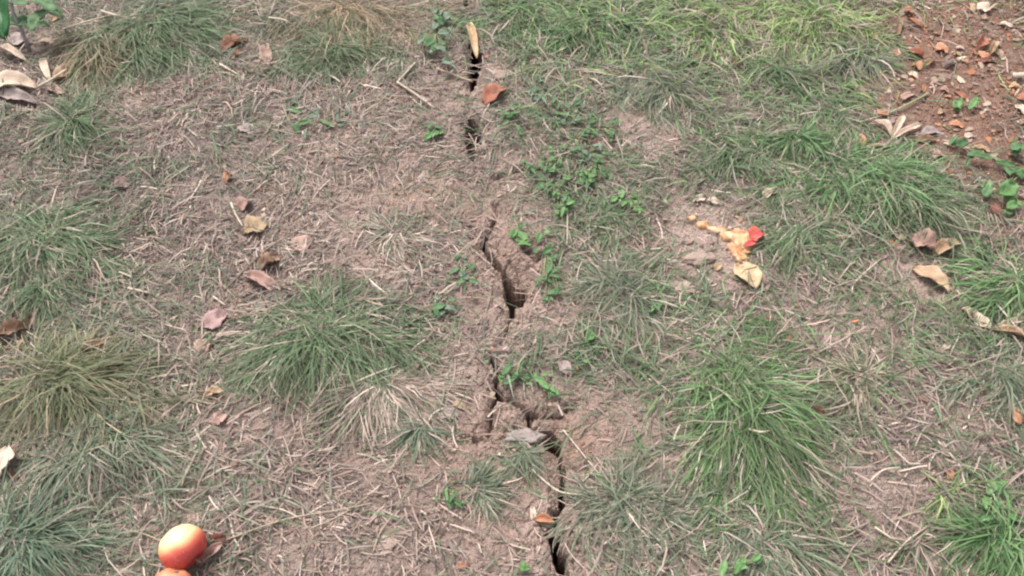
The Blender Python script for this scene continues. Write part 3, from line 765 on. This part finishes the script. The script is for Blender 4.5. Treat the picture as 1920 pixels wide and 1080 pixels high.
leaf("tiny tan leaf right above the tip of the split pod",1765,211,14,9,20,'tan','oval')
leaf("small pale leaf under the split pod near the green tussock",1706,290,16,9,-10,'pink','oval')
leaf("pair half of pink scraps below the split pod, larger one",1758,292,26,10,12,'pink','shard')
leaf("dull red leaf among the weeds at the right edge",1866,394,30,16,-65,'dark','oval')
leaf("small tan leaf in the tussock below the trailing weed",1790,367,30,9,-10,'tan','oval')
leaf("tiny orange leaf on the bare soil near the right edge",1848,345,18,9,-20,'pink','shard')
leaf("pale cut chip left of the crack, beside the thin bluish tuft",808,763,27,22,30,'tan','shard',curl=.1,rag=.05)
leaf("greyish pink chip right of the pale cut one",842,776,34,20,15,'grey','shard',curl=.15)
leaf("small orange pink leaf above the pale cut chip",800,728,20,15,0,'orange','shard',lift=.002)
leaf("small brown tan leaf right of the chips",862,761,24,13,-20,'tan','shard')
leaf("pale leaf lying on the soil right of the crack weeds",1060,690,34,24,-50,'grey','oval')
leaf("tiny rust leaf under the green seedling right of the crack",1091,629,15,11,-30,'rust','shard')
leaf("little brown leaf below the fine grey green tussock",1157,646,18,10,0,'brown','shard')
leaf("dark red leaf scrap in the grass at the upper right",1304,114,26,14,-20,'dark','shard')
leaf("small brick red leaf in the grass left of the soft tuft stalks",1382,116,14,20,80,'rust','shard')
leaf("tiny pink leaf in the soft green tussock",1196,167,15,11,30,'pink','oval')
leaf("small rust scrap beside the lower left soil crumbs",874,896,22,8,-10,'rust','shard')
leaf("tiny brown scrap left of the small rust one",848,902,14,8,10,'brown','shard')
leaf("reddish scrap at the bottom edge left of the crack",870,1060,22,10,15,'rust','shard')
leaf("whitish tiny leaf at the top edge beside the upright weed",821,10,18,9,-75,'cream','oval')
leaf("orange tan leaf at the top edge where the crack leaves",945,4,40,12,15,'orange','oval')
leaf("tiny red scrap in the clover right of the crack",1112,266,22,8,-30,'dark','shard')
leaf("small round tan leaf left of the large yellow tan one",1346,501,17,15,40,'tan','oval')
leaf("pinkish leaf flake lying in the straw above the folded pink leaf",566,458,44,30,10,'pink','oval',lift=.001,curl=.1,rag=.1)

# curled chip of wood stuck in the crack
c = G(885, 75)
wc = thing("wood_chip", "pale yellow curved chip of wood stuck upright in the top of the crack", "wood chip", c)
leaf(None,886,76,66,17,-76,'yellow','husk',curl=.55,bendz=.05,rag=.02,lift=.006,name="chip_body",parent=wc)
leaf(None,893,68,44,8,-78,'brown','husk',curl=.3,bendz=.05,rag=.05,lift=.003,name="bark_strip",parent=wc)

# split pod with three pale valves
c = G(1673, 258)
pod = thing("split_seed_pod", "pale split pod opened into three pointed valves on the bare soil", "seed pod", c)
leaf(None,1656,242,48,13,-46,'cream','lance',curl=.5,bendz=.1,rag=.02,lift=.006,name="valve",parent=pod)
leaf(None,1683,238,52,14,60,'cream','lance',curl=.5,bendz=.1,rag=.02,lift=.008,name="valve",parent=pod)
leaf(None,1702,246,60,12,29,'cream','husk',curl=.5,bendz=.05,rag=.03,lift=.006,name="valve",parent=pod)
leaf(None,1683,272,26,4,-75,'grey','lance',curl=.2,bendz=0,rag=.02,lift=.003,name="stalk",parent=pod)

# ------------------------------------------------------------------ stalks and twigs
def tube(name, pts, r0, r1, mat, parent=None, sides=5):
    vs = []; fs = []
    n = len(pts)
    for i, p in enumerate(pts):
        p = Vector(p)
        d = (Vector(pts[min(i + 1, n - 1)]) - Vector(pts[max(i - 1, 0)])).normalized()
        a = d.cross(Vector((0, 0, 1))); a = a.normalized() if a.length > 1e-4 else Vector((1, 0, 0))
        b = a.cross(d)
        r = r0 + (r1 - r0) * i / (n - 1)
        for k in range(sides):
            t = 2 * math.pi * k / sides
            vs.append(p + (a * math.cos(t) + b * math.sin(t)) * r)
    for i in range(n - 1):
        for k in range(sides):
            a = i * sides + k; b = i * sides + (k + 1) % sides
            fs.append((a, b, b + sides, a + sides))
    fs.append(tuple(range(sides))[::-1]); fs.append(tuple((n - 1) * sides + k for k in range(sides)))
    return link_mesh(name, [tuple(v) for v in vs], fs, mat=mat, parent=parent, smooth=True)
SM = dict(pale=mat_leaf("stalk_pale", (.48,.39,.30), (.60,.51,.41), transl=0, vein=0, scale=80), straw=mat_leaf("stalk_straw", (.36,.28,.20), (.46,.37,.27), transl=0, vein=0, scale=80),
          green=mat_leaf("stalk_green", (.25,.29,.15), (.34,.36,.21), transl=0, vein=0, scale=80), grey=mat_leaf("stalk_grey", (.22,.20,.20), (.34,.31,.30), transl=0, vein=0, scale=80),
          brown=mat_leaf("stalk_brown", (.16,.11,.09), (.25,.18,.14), transl=0, vein=0, scale=80))
def catmull(P, m=6):
    out = []
    P = [P[0]] + list(P) + [P[-1]]
    for i in range(1, len(P) - 2):
        for k in range(m):
            t = k / m
            a, b, c, d = P[i - 1], P[i], P[i + 1], P[i + 2]
            out.append(tuple(.5 * (2 * b[j] + (c[j] - a[j]) * t + (2 * a[j] - 5 * b[j] + 4 * c[j] - d[j]) * t * t + (3 * b[j] - a[j] - 3 * c[j] + d[j]) * t ** 3) for j in range(len(b))))
    out.append(tuple(P[-2])); return out
def stalk(label, pts, wpx, mat='pale', name="dry_stalk", cat="stalk", smooth=True, arch=.0, group="loose dry stalks"):
    P = catmull(pts, 5) if smooth else [p for a, b in zip(pts[:-1], pts[1:]) for p in [(a[0] + (b[0] - a[0]) * k / 5, a[1] + (b[1] - a[1]) * k / 5) for k in range(5)]] + [pts[-1]]
    n = len(P); r = wpx / scl(P[0][1]) / 2
    W = []
    for i, (x, y) in enumerate(P):
        g = G(x, y); z = float(Hs(g.x, g.y)) + .007 + r + arch * math.sin(math.pi * i / (n - 1))
        gx, gy = G0(x, y, z); W.append((gx, gy, z))
    c = Vector(W[0])
    o = tube(name, [tuple(Vector(w) - c) for w in W], r, r * .7, SM[mat])
    o.location = c
    tag(o, label, cat, group)
    return o
stalk("pale bent stalk forming a sharp corner left of the top crack",[(778,118),(745,154),(782,178),(814,202)],4.5,smooth=False)
stalk("short pale stalk lying towards the top crack",[(818,128),(850,140),(886,153)],4,'straw')
stalk("white curved stalk crossing the lower crack",[(998,880),(1022,903),(1050,922),(1082,927)],4)
stalk("thin straw slanting down right from the small dark hole",[(1056,806),(1090,848),(1127,893)],3)
stalk("long thin stalk running right from the apple",[(425,1012),(530,975),(640,955),(700,943)],3,'straw',arch=.004)
stalk("short pale stalk above the long thin one near the apple",[(486,948),(530,956),(566,974)],4)
stalk("pale stalk lying across the tan topped tussock",[(505,33),(535,38),(560,56)],3.5,arch=.05)
stalk("long pale stalk lying across the brownish dying tussock",[(120,54),(160,41),(205,29)],4,arch=.06)
stalk("pale stalk lying on the dark green top tussock",[(190,20),(215,28),(240,35)],4,arch=.06)
stalk("short straight stalk in the upper left straw",[(412,120),(450,142)],4)
stalk("pale stalk at the lower right rim of the large green tussock",[(655,722),(700,702),(745,686)],4,arch=.01)
stalk("pale green straight stalk above the split white pod",[(1668,212),(1705,194),(1742,174)],4,'green')
stalk("pale kinked stalk right of the large fresh green tussock",[(1675,841),(1704,869),(1728,870)],4,smooth=False)
stalk("curved pale stalk just left of the kinked one at the lower right",[(1632,902),(1655,882),(1688,876)],4)
stalk("thin bent straw between the rotten apple and the curled leaves",[(1598,552),(1604,528),(1652,485)],3.5)
stalk("pale stalk lying beside the rounded ochre leaf",[(433,380),(441,400),(455,424)],4.5)
stalk("long straw near the bottom edge at the lower right",[(1665,1055),(1700,1015),(1742,985)],4)
stalk("straight straw below the long one at the lower right",[(1640,988),(1690,1022)],4)
stalk("split straw in the lower left litter",[(340,912),(352,880),(372,843)],3.5,'straw')
stalk("horizontal straw in the lower left litter above the apple",[(270,852),(310,856),(352,856)],3,'straw')
stalk("grey straw just left of the apple",[(245,995),(275,1003),(302,1015)],3.5,'straw')
stalk("brown twig leaning through the husk pile at the upper left",[(72,162),(98,148),(124,130)],6,'pale',name="twig",cat="twig",arch=.01)
stalk("long faint twig below the rounded ochre leaf",[(420,545),(500,468),(585,418)],3.5,'brown',name="twig",cat="twig")
stalk("fine upright straw standing right of the crack hollow",[(1064,398),(1064,430),(1063,460)],2.5,'pale')
stalk("thin straw arching through the grass at the upper right",[(1380,120),(1430,95),(1490,84)],3,'green',arch=.03)
stalk("long straw in the straw litter below the mauve leaf",[(585,990),(640,965),(690,930)],3,'straw')
stalk("pale straw pointing down in the large fresh tussock",[(1398,802),(1425,810),(1445,808)],5,'pale',arch=.035)
stalk("pale straw below the flat soil clod at the lower left of the crack",[(700,1035),(712,1000),(740,960)],3,'straw')
stalk("short pale straw at the left, over the greyish tuft",[(223,510),(248,520)],4)
stalk("short pale straw left of the mauve leaf",[(400,556),(422,572)],4)
stalk("pale straw in the middle left, below the dark tussock",[(240,540),(284,550)],4)
stalk("thick pale twig end cut by the right edge",[(1900,142),(1930,140)],12,'pale',name="twig",cat="twig")

# ------------------------------------------------------------------ clods and stone
def blob(name, c, sx, sy, sz, mat, seed, rough=.18, sub=3, parent=None, rot=0, flat=False):
    bm = bmesh.new(); bmesh.ops.create_icosphere(bm, subdivisions=sub, radius=1)
    sd = seed * 3.7
    from mathutils import noise
    for v in bm.verts:
        p = v.co.copy()
        n = noise.noise(p * 1.3 + Vector((sd, 0, 0))) + .5 * noise.noise(p * 3.1 + Vector((0, sd, 0))) + .22 * noise.noise(p * 8 + Vector((0, 0, sd)))
        s = 1 + rough * n * 2
        q = p * s
        if flat: q.z = max(min(q.z, .62 + .1 * n), -.5)
        v.co = Vector((q.x * sx, q.y * sy, q.z * sz))
    me = bpy.data.meshes.new(name); bm.to_mesh(me); bm.free()
    me.polygons.foreach_set("use_smooth", np.ones(len(me.polygons), bool))
    me.materials.append(mat)
    o = bpy.data.objects.new(name, me); C.objects.link(o)
    o.location = c; o.rotation_euler.z = rot
    if parent: o.parent = parent; o.location = Vector(c) - parent.location
    return o
clod_m = mat_leaf("clod_soil", (.33,.245,.20), (.39,.285,.235), rough=.95, transl=0, vein=0, scale=90)
stone_m = mat_leaf("stone_grey", (.24,.195,.175), (.33,.275,.25), rough=.9, transl=0, vein=0, scale=70, spots=(.16,.13,.12))
def clod(label, px, py, wp, hp, mat, seed, h=.010, rot=0, name="soil_clod", cat="soil clod", group="clods of dry soil"):
    g = G(px, py); s = scl(py)
    o = blob(name, (g.x, g.y, g.z + h * .25), wp / s / 2, hp / s / 2 * 1.25, h, mat, seed, flat=True, rot=rot, sub=4, rough=.3)
    return tag(o, label, cat, group)
clod("flat grey stone with a pale left end lying across the crack",985,822,66,24,stone_m,1,.013,-.05,"flat_stone","stone",None)
clod("pale pinkish clod on the grass left of the rotten apple",1281,541,46,25,clod_m,2)
clod("long low pinkish clod above the pale pinkish one",1312,486,52,20,clod_m,3)
clod("low pinkish clod near the bottom edge left of the crack",722,1026,44,32,clod_m,6,.008)
clod("lump of soil right of the wood chip in the top crack",940,140,40,22,clod_m,13,.006)

# ------------------------------------------------------------------ apples
def apple_material():
    m, N, L, b = nodes("apple_skin")
    tc = N.new("ShaderNodeTexCoord")
    dot = N.new("ShaderNodeVectorMath"); dot.operation = 'DOT_PRODUCT'; dot.inputs[1].default_value = (-.42, .62, .66)
    nrm = N.new("ShaderNodeVectorMath"); nrm.operation = 'NORMALIZE'
    L.new(tc.outputs['Object'], nrm.inputs[0]); L.new(nrm.outputs[0], dot.inputs[0])
    n = N.new("ShaderNodeTexNoise"); n.inputs['Scale'].default_value = 28; n.inputs['Detail'].default_value = 5
    L.new(tc.outputs['Object'], n.inputs['Vector'])
    ad = N.new("ShaderNodeMath"); ad.operation = 'MULTIPLY_ADD'; ad.inputs[1].default_value = .55
    L.new(n.outputs[0], ad.inputs[0]); L.new(dot.outputs['Value'], ad.inputs[2])
    r = N.new("ShaderNodeValToRGB"); e = r.color_ramp.elements
    e[0].position = .25; e[0].color = (.45, .05, .042, 1)
    e[1].position = .95; e[1].color = (.74, .60, .33, 1)
    k = e.new(.46); k.color = (.60, .12, .075, 1)
    k = e.new(.64); k.color = (.74, .36, .17, 1)
    L.new(ad.outputs[0], r.inputs[0]); L.new(r.outputs[0], b.inputs['Base Color'])
    f = N.new("ShaderNodeTexNoise"); f.inputs['Scale'].default_value = 420; f.inputs['Detail'].default_value = 2; L.new(tc.outputs['Object'], f.inputs['Vector'])
    fr = N.new("ShaderNodeMapRange"); fr.inputs[1].default_value = .64; fr.inputs[2].default_value = .72; fr.inputs[4].default_value = .5; L.new(f.outputs[0], fr.inputs[0])
    fm = N.new("ShaderNodeMixRGB"); L.new(fr.outputs[0], fm.inputs[0]); L.new(r.outputs[0], fm.inputs[1]); fm.inputs[2].default_value = (.62, .42, .22, 1)
    g = N.new("ShaderNodeTexNoise"); g.inputs['Scale'].default_value = 55; g.inputs['Detail'].default_value = 6; L.new(tc.outputs['Object'], g.inputs['Vector'])
    gr = N.new("ShaderNodeMapRange"); gr.inputs[1].default_value = .60; gr.inputs[2].default_value = .70; gr.inputs[4].default_value = .55; L.new(g.outputs[0], gr.inputs[0])
    gm = N.new("ShaderNodeMixRGB"); L.new(gr.outputs[0], gm.inputs[0]); L.new(fm.outputs[0], gm.inputs[1]); gm.inputs[2].default_value = (.40, .20, .11, 1)
    L.new(gm.outputs[0], b.inputs['Base Color'])
    b.inputs['Roughness'].default_value = .42; b.inputs['Subsurface Weight'].default_value = .1
    b.inputs['Subsurface Radius'].default_value = (.01, .005, .003)
    return m
AM = apple_material()
AM2 = mat_leaf('apple_skin_red', (.60,.16,.09), (.74,.36,.20), rough=.4, transl=0, vein=0, scale=18, spots=(.7,.5,.3))
def apple(label, px, py, rad, tiltv, zrot):
    zc = rad * .92
    x, y = G0(px, py, zc)
    z = float(Hs(x, y)) + rad * .90
    x, y = G0(px, py, z)
    t = thing("apple", label, "apple", (x, y, z), "fallen apples in the bottom left")
    vs = []; fs = []; nu, nv = 40, 26
    for j in range(nv + 1):
        th = math.pi * j / nv
        rr = max(0.0, math.sin(th)) ** .92 * (1 + .05 * math.cos(th))
        zz = math.cos(th) * .93 - .30 * math.exp(-(th / .34) ** 2) + .16 * math.exp(-((math.pi - th) / .26) ** 2)
        for i in range(nu):
            ph = 2 * math.pi * i / nu
            k = 1 + .018 * math.cos(5 * ph) * (j / nv) + .012 * math.sin(2 * ph + 1)
            vs.append((rr * k * math.cos(ph) * rad, rr * k * math.sin(ph) * rad, zz * rad))
    for j in range(nv):
        for i in range(nu):
            a = j * nu + i; b = j * nu + (i + 1) % nu
            fs.append((a, a + nu, b + nu, b))
    M = Vector(tiltv).to_track_quat('Z', 'Y').to_matrix()
    o = link_mesh("apple_body", [tuple(M @ Vector(v)) for v in vs], fs, mat=AM if rad > .035 else AM2, parent=t, smooth=True)
    st = tube("stem", [tuple(M @ Vector(p)) for p in ((0, 0, rad * .58), (.001, 0, rad * .8), (.003, .001, rad * 1.08))], .0016, .0013, SM['brown'], t, 6)
    cx = [tuple(M @ Vector((math.cos(k) * .005, math.sin(k) * .005, -rad * .80))) for k in np.linspace(0, 6.28, 6)[:-1]]
    cl = link_mesh("calyx", cx + [tuple(M @ Vector((0, 0, -rad * .86)))], [(0, 1, 5), (1, 2, 5), (2, 3, 5), (3, 4, 5), (4, 0, 5)], mat=SM['brown'], parent=t)
    return t
apple("whole red and yellow apple lying on the straw, fully in view", 342, 1026, .0372, (.75, -.6, -.25), 0)
apple("second reddish apple peeping in at the bottom edge under the whole one", 322, 1104, .034, (-.3, -.9, -.6), 0)

# the squashed rotten apple
flesh_o = mat_leaf("flesh_orange", (.44,.21,.09), (.58,.33,.16), rough=.6, transl=0, vein=0, scale=90, spots=(.35,.15,.05))
flesh_p = mat_leaf("flesh_pale", (.52,.35,.23), (.62,.45,.31), rough=.7, transl=0, vein=0, scale=90, spots=(.4,.22,.1))
flesh_b = mat_leaf("flesh_brown", (.38,.18,.07), (.50,.26,.11), rough=.6, transl=0, vein=0, scale=90)
peel = mat_leaf("apple_peel", (.50,.06,.055), (.62,.13,.10), rough=.4, transl=0, vein=0, scale=60, spots=(.25,.02,.02))
c = G(1390, 455)
rot = thing("rotten_apple", "squashed rotten apple with orange flesh and a scrap of red peel", "rotten apple", c)
trail = [(1300,408,7),(1318,420,9),(1336,430,10),(1354,438,12),(1372,444,14),(1390,444,14),(1408,446,10),(1382,460,14),(1396,466,13),(1384,478,11),(1392,490,9),(1436,446,8),(1372,470,9)]
rf = random.Random(3)
# the mush itself: a thin uneven sheet of flesh pressed into the soil
c0 = G0(1368, 450); gx_ = np.arange(c0[0] - .13, c0[0] + .13, .0024); gy_ = np.arange(c0[1] - .10, c0[1] + .10, .0024)
SX, SY = np.meshgrid(gx_, gy_); spx, spy = pix(SX, SY)
F = np.zeros(SX.shape)
for (tx_, ty_, sp) in trail: F += np.exp(-(((spx - tx_) / (sp * 1.05)) ** 2 + ((spy - ty_) / (sp * .75)) ** 2))
F = F + .75 * fbm(SX, SY, .016, 3, 301)
keep = F > .42
SZ = Hs(SX, SY) + .0045 + .005 * np.clip(F - .42, 0, .7) + .0035 * fbm(SX, SY, .009, 2, 311)
SZ = np.where(keep, SZ, SZ - .007)
ii = np.arange(SX.size).reshape(SX.shape)
kq = keep[:-1, :-1] | keep[1:, :-1] | keep[:-1, 1:] | keep[1:, 1:]
Qs = np.stack([ii[:-1, :-1], ii[:-1, 1:], ii[1:, 1:], ii[1:, :-1]], -1)[kq]
used, inv = np.unique(Qs, return_inverse=True)
Vs = np.stack([SX.ravel(), SY.ravel(), SZ.ravel()], -1)[used] - np.array(rot.location)
t_ = np.clip(fbm(SX, SY, .014, 3, 321) * 1.6 + .5, 0, 1).ravel()[used][:, None]; e_ = np.clip((F.ravel()[used][:, None] - .42) * 4, 0, 1)
cs_ = (np.array((.42, .185, .075)) * (1 - t_) + np.array((.66, .42, .23)) * t_) * e_ + np.array((.33, .19, .11)) * (1 - e_)
MF = mat_blade("mushy_flesh", .05, .45, .45)
link_mesh("flesh_mush", Vs, loops=inv.reshape(-1, 4), mat=MF, parent=rot, col=cs_, smooth=True)
for i in range(26):
    px, py, sp = trail[i % len(trail)] if i < 39 else rf.choice(trail)
    px += rf.gauss(0, sp * .7); py += rf.gauss(0, sp * .42)
    w = 5 + 15 * rf.random() ** 2; h = w * rf.uniform(.35, .7)
    m = rf.choice([0, 0, 0, 1, 1, 2]) if px > 1345 else rf.choice([0, 1, 1])
    g = G(px, py); s_ = scl(py)
    blob("flesh", (g.x, g.y, g.z + rf.uniform(.004, .008)), w / s_ / 2, h / s_ / 2 * 1.4, rf.uniform(.0015, .0035), (flesh_o, flesh_p, flesh_b)[m], 20 + i, rough=.38, sub=2, parent=rot, rot=rf.uniform(-1.2, .6))
leaf(None,1418,441,25,24,20,peel,'shard',curl=.25,bendz=.1,rag=.06,lift=.016,name="red_peel",parent=rot)
leaf(None,1408,456,30,12,25,peel,'husk',curl=.25,bendz=.05,rag=.06,lift=.012,name="red_peel",parent=rot)

# ------------------------------------------------------------------ broad leaved weeds
WG = dict(
 bright=mat_leaf("weed_bright", (.13,.26,.09), (.21,.36,.14), rough=.45, transl=.3, scale=60, spots=(.2,.3,.1)),
 mid=mat_leaf("weed_mid", (.08,.165,.065), (.13,.23,.10), rough=.5, transl=.25, scale=60, spots=(.15,.2,.08)),
 blue=mat_leaf("weed_blue", (.14,.195,.135), (.20,.255,.18), rough=.5, transl=.2, scale=60, spots=(.15,.2,.1)),
 dark=mat_leaf("weed_dark", (.035,.115,.04), (.05,.15,.055), rough=.42, transl=.2, scale=20, spots=(.06,.15,.06)),
)
def weed(label, px, py, leaves, mat='bright', name="weed_seedling", cat="weed", hgt=.02, group="small leafy weeds"):
    """leaves: (dx, dy, length, width, angle) in photo pixels round the root"""
    c = G(px, py)
    t = thing(name, label, cat, c, group)
    extra = []
    for (dx, dy, L, W, ang) in leaves:
        for _ in range(2 if L < 32 else 1):
            extra.append((dx + random.gauss(0, 9), dy + random.gauss(0, 8), L * random.uniform(.4, .8), W * random.uniform(.4, .8), ang + random.uniform(-90, 90)))
    for (dx, dy, L, W, ang) in list(leaves) + extra:
        z = hgt * random.uniform(.5, 1.1)
        o = leaf(None, px + dx, py + dy, L, W, ang, WG[mat] if random.random() < .8 else WG['mid' if mat != 'mid' else 'bright'], 'oval', curl=.15, bendz=.06, rag=.02, lift=z, tilt=random.uniform(-22, 22), roll=random.uniform(-25, 25), name="leaf", parent=t)
        e = o.location
        ca, sa = math.cos(math.radians(ang)), math.sin(math.radians(ang))
        tube("stem", [(0, 0, -.002), (e.x * .4, e.y * .4, e.z * .7), (e.x * .9, e.y * .9, e.z)], .0011, .0007, SM['green'], t, 4)
    return t
weed("seedling with three bright oval leaves at the bottom edge",1385,1064,[(-28,4,34,17,80),(2,-4,36,20,60),(6,-10,26,14,20),(34,-18,24,14,40)])
weed("bright round leaved seedling above the bottom right tussock",1860,930,[(-2,-16,34,24,70),(-10,12,24,18,100),(8,18,24,16,60),(18,-24,20,12,30),(-14,44,22,14,20),(38,40,24,14,-10)])
weed("bright green weed with a large rounded leaf at the right edge",1880,356,[(8,-2,34,34,40),(-28,4,18,22,80),(18,30,30,16,20),(34,-30,24,14,10)])
weed("trailing weed with long bright leaves on the bare soil at the right",1850,290,[(-48,-22,22,18,30),(-12,4,50,13,-8),(36,18,44,10,-4),(56,32,38,14,20),(58,-8,24,22,60)], 'mid')
weed("tiny bright seedling on the bare soil below the crumpled clump",1808,200,[(-14,-2,16,20,80),(16,-4,18,12,50),(22,-14,10,8,30)],hgt=.012)
weed("upright leafy weed at the top edge left of the crack",818,60,[(2,-40,18,10,80),(18,-28,26,12,0),(2,-14,24,16,60),(-12,20,26,16,60),(14,2,22,10,10),(8,34,20,12,-20),(20,60,26,9,0),(-4,30,18,12,100)],'blue',hgt=.03)
weed("little green seedling left of the second dark hole",812,246,[(-4,-10,16,12,80),(4,4,20,14,60),(-8,10,16,11,30),(10,-6,12,10,20)],'bright',hgt=.012)
weed("seedling with two bright leaves on the rim of the crack hollow",976,442,[(-12,-4,18,13,60),(2,2,24,15,-50),(10,16,20,16,20),(-2,-18,14,10,80),(34,4,18,12,60)],hgt=.014)
weed("small green weed below the crack rim seedling, on the right bank",1026,470,[(0,0,22,13,20),(12,14,20,14,60),(4,34,26,12,70),(-8,54,20,12,30),(14,48,22,12,10),(12,78,26,12,20),(-4,92,18,10,60)],'mid',hgt=.014)
weed("tiny yellow green seedling in the grass right of the crack hollow",1232,576,[(0,0,22,12,30),(-10,8,14,8,10),(6,-6,12,10,70)],hgt=.014)
weed("single leaved green seedling right of the crack below the hollow",1106,630,[(0,0,20,18,60),(-20,32,20,12,30),(-6,14,12,9,0)],hgt=.012)
weed("bright seedling in the middle of the grass right of the crack",1166,372,[(0,-8,18,14,80),(4,10,18,12,70),(-14,2,14,10,20),(22,-4,14,10,20),(30,20,18,9,0)],hgt=.016)
weed("green weed growing over the crack in the middle",958,700,[(-8,-6,26,13,40),(8,4,22,14,80),(-4,14,26,12,20),(20,-18,18,10,60),(-20,10,16,10,80),(30,6,18,10,0)],'mid',hgt=.018)
weed("green weed right of the crack, above the lower soil plate",1020,722,[(0,0,26,12,-40),(14,8,22,12,-50),(-10,-10,22,10,-20),(24,14,18,9,-60)],'bright',hgt=.015)
weed("flat bluish green rosette on the straw left of the bent stalk",600,225,[(-48,-18,34,9,-20),(-30,6,36,9,10),(-10,-8,28,8,20),(14,8,32,8,-25),(40,4,30,8,15),(50,-14,26,7,40),(-44,16,24,7,-30)],'blue',hgt=.003)
weed("flat green weed at the right rim of the large green tussock",830,576,[(-8,0,30,14,10),(12,4,24,13,-30),(-2,12,24,12,50)],'blue',hgt=.010)
weed("pale green weed left of the crack hollow",870,515,[(-12,-34,18,11,60),(-18,-6,22,10,30),(2,4,22,11,-20),(14,-14,18,10,70),(-6,14,20,9,10),(18,12,18,9,-10)],'blue',hgt=.008)
weed("small bright shoots left of the bottom crack",846,940,[(-8,-12,26,7,100),(2,-6,24,6,60),(12,6,28,6,-40),(-4,8,20,6,-70),(8,-14,16,6,80)],'mid',hgt=.012)
weed("green seedling with narrow leaves at the bottom edge left of the crack",980,1062,[(0,0,20,9,80),(8,4,16,8,20)],'bright',hgt=.010)
for i, (px, py) in enumerate([(1012,318),(1046,300),(1078,258),(1100,290),(1040,345),(1084,330),(1118,310),(1022,175),(960,225),(1050,378),(1130,240),(1070,210)]):
    nl = random.randint(5, 8)
    lv = [(random.uniform(-26, 26), random.uniform(-22, 22), random.uniform(9, 19), random.uniform(5, 9), random.uniform(0, 180)) for _ in range(nl)]
    weed(["low clover patch furthest left, above the long bare strip","clover with dark small leaves in the middle of the green strip","clover at the top of the green strip right of the crack","bright clover in the green strip beside the tiny red scrap",
          "clover at the lower left of the green strip","loose clover in the lower middle of the green strip","clover at the right side of the green strip","pale small weed right of the rust brown leaf","small weed just below the rust brown leaf",
          "clover at the bottom end of the green strip","thin weed above the bare pinkish spot","small weed at the upper rim of the green strip"][i], px, py, lv, ('mid', 'bright', 'mid', 'blue')[i % 4], "clover_plant", "clover", .016, "clover plants right of the crack")

# grey stemmed plant and the large hanging leaf in the top left corner
c = G(57, 100)
t = thing("woody_weed", "grey stemmed weed with drooping green leaves in the top left corner", "weed", c)
tube("stem", [(0, 0, -.01), (.003, .01, .05), (-.004, .03, .10), (-.002, .06, .15)], .0055, .0035, SM['grey'], t, 8)
for (px, py, L, W, a_, z) in [(34,44,46,22,10,.07),(74,38,44,22,60,.08),(82,10,50,20,-20,.10),(28,8,50,14,5,.11),(70,50,46,14,0,.05),(100,22,40,16,-30,.07)]:
    leaf(None, px, py, L, W, a_, WG['mid'], 'oval', curl=.2, bendz=.1, rag=.02, lift=z, name="leaf", parent=t)
# broad leaf standing up nearer the camera
hz = .34
x, y = G0(-14, 15, hz)
foot = Vector((x - .16, y - .02, 0)); foot.z = float(Hs(foot.x, foot.y))
t = thing("broadleaf_plant", "smooth deep green leaf hanging into the top left corner, close to the camera", "broad leaved plant", foot)
top = Vector((x, y, hz)) - foot
tube("stem", [(0, 0, -.02), (.01, .02, hz * .5), (.05, .05, hz * .95), tuple(top + Vector((-.03, .10, .02)))], .005, .003, SM['green'], t, 8)
vs, fs = leaf_mesh(.20, .095, 'oval', .25, .10, .01, 5, 20, 10)
o = link_mesh("leaf", vs, fs, mat=WG['dark'], parent=t, smooth=True); solid(o, .0012)
p1 = Vector(G0(9, 97, hz - .03)); p0 = Vector(G0(-6, -90, hz + .03))
o.location = Vector(((p0.x + p1.x) / 2, (p0.y + p1.y) / 2, hz)) - foot
d = Vector((p1.x - p0.x, p1.y - p0.y, -.05)); o.rotation_euler = (0, math.atan2(.05, math.hypot(d.x, d.y)), math.atan2(d.y, d.x))
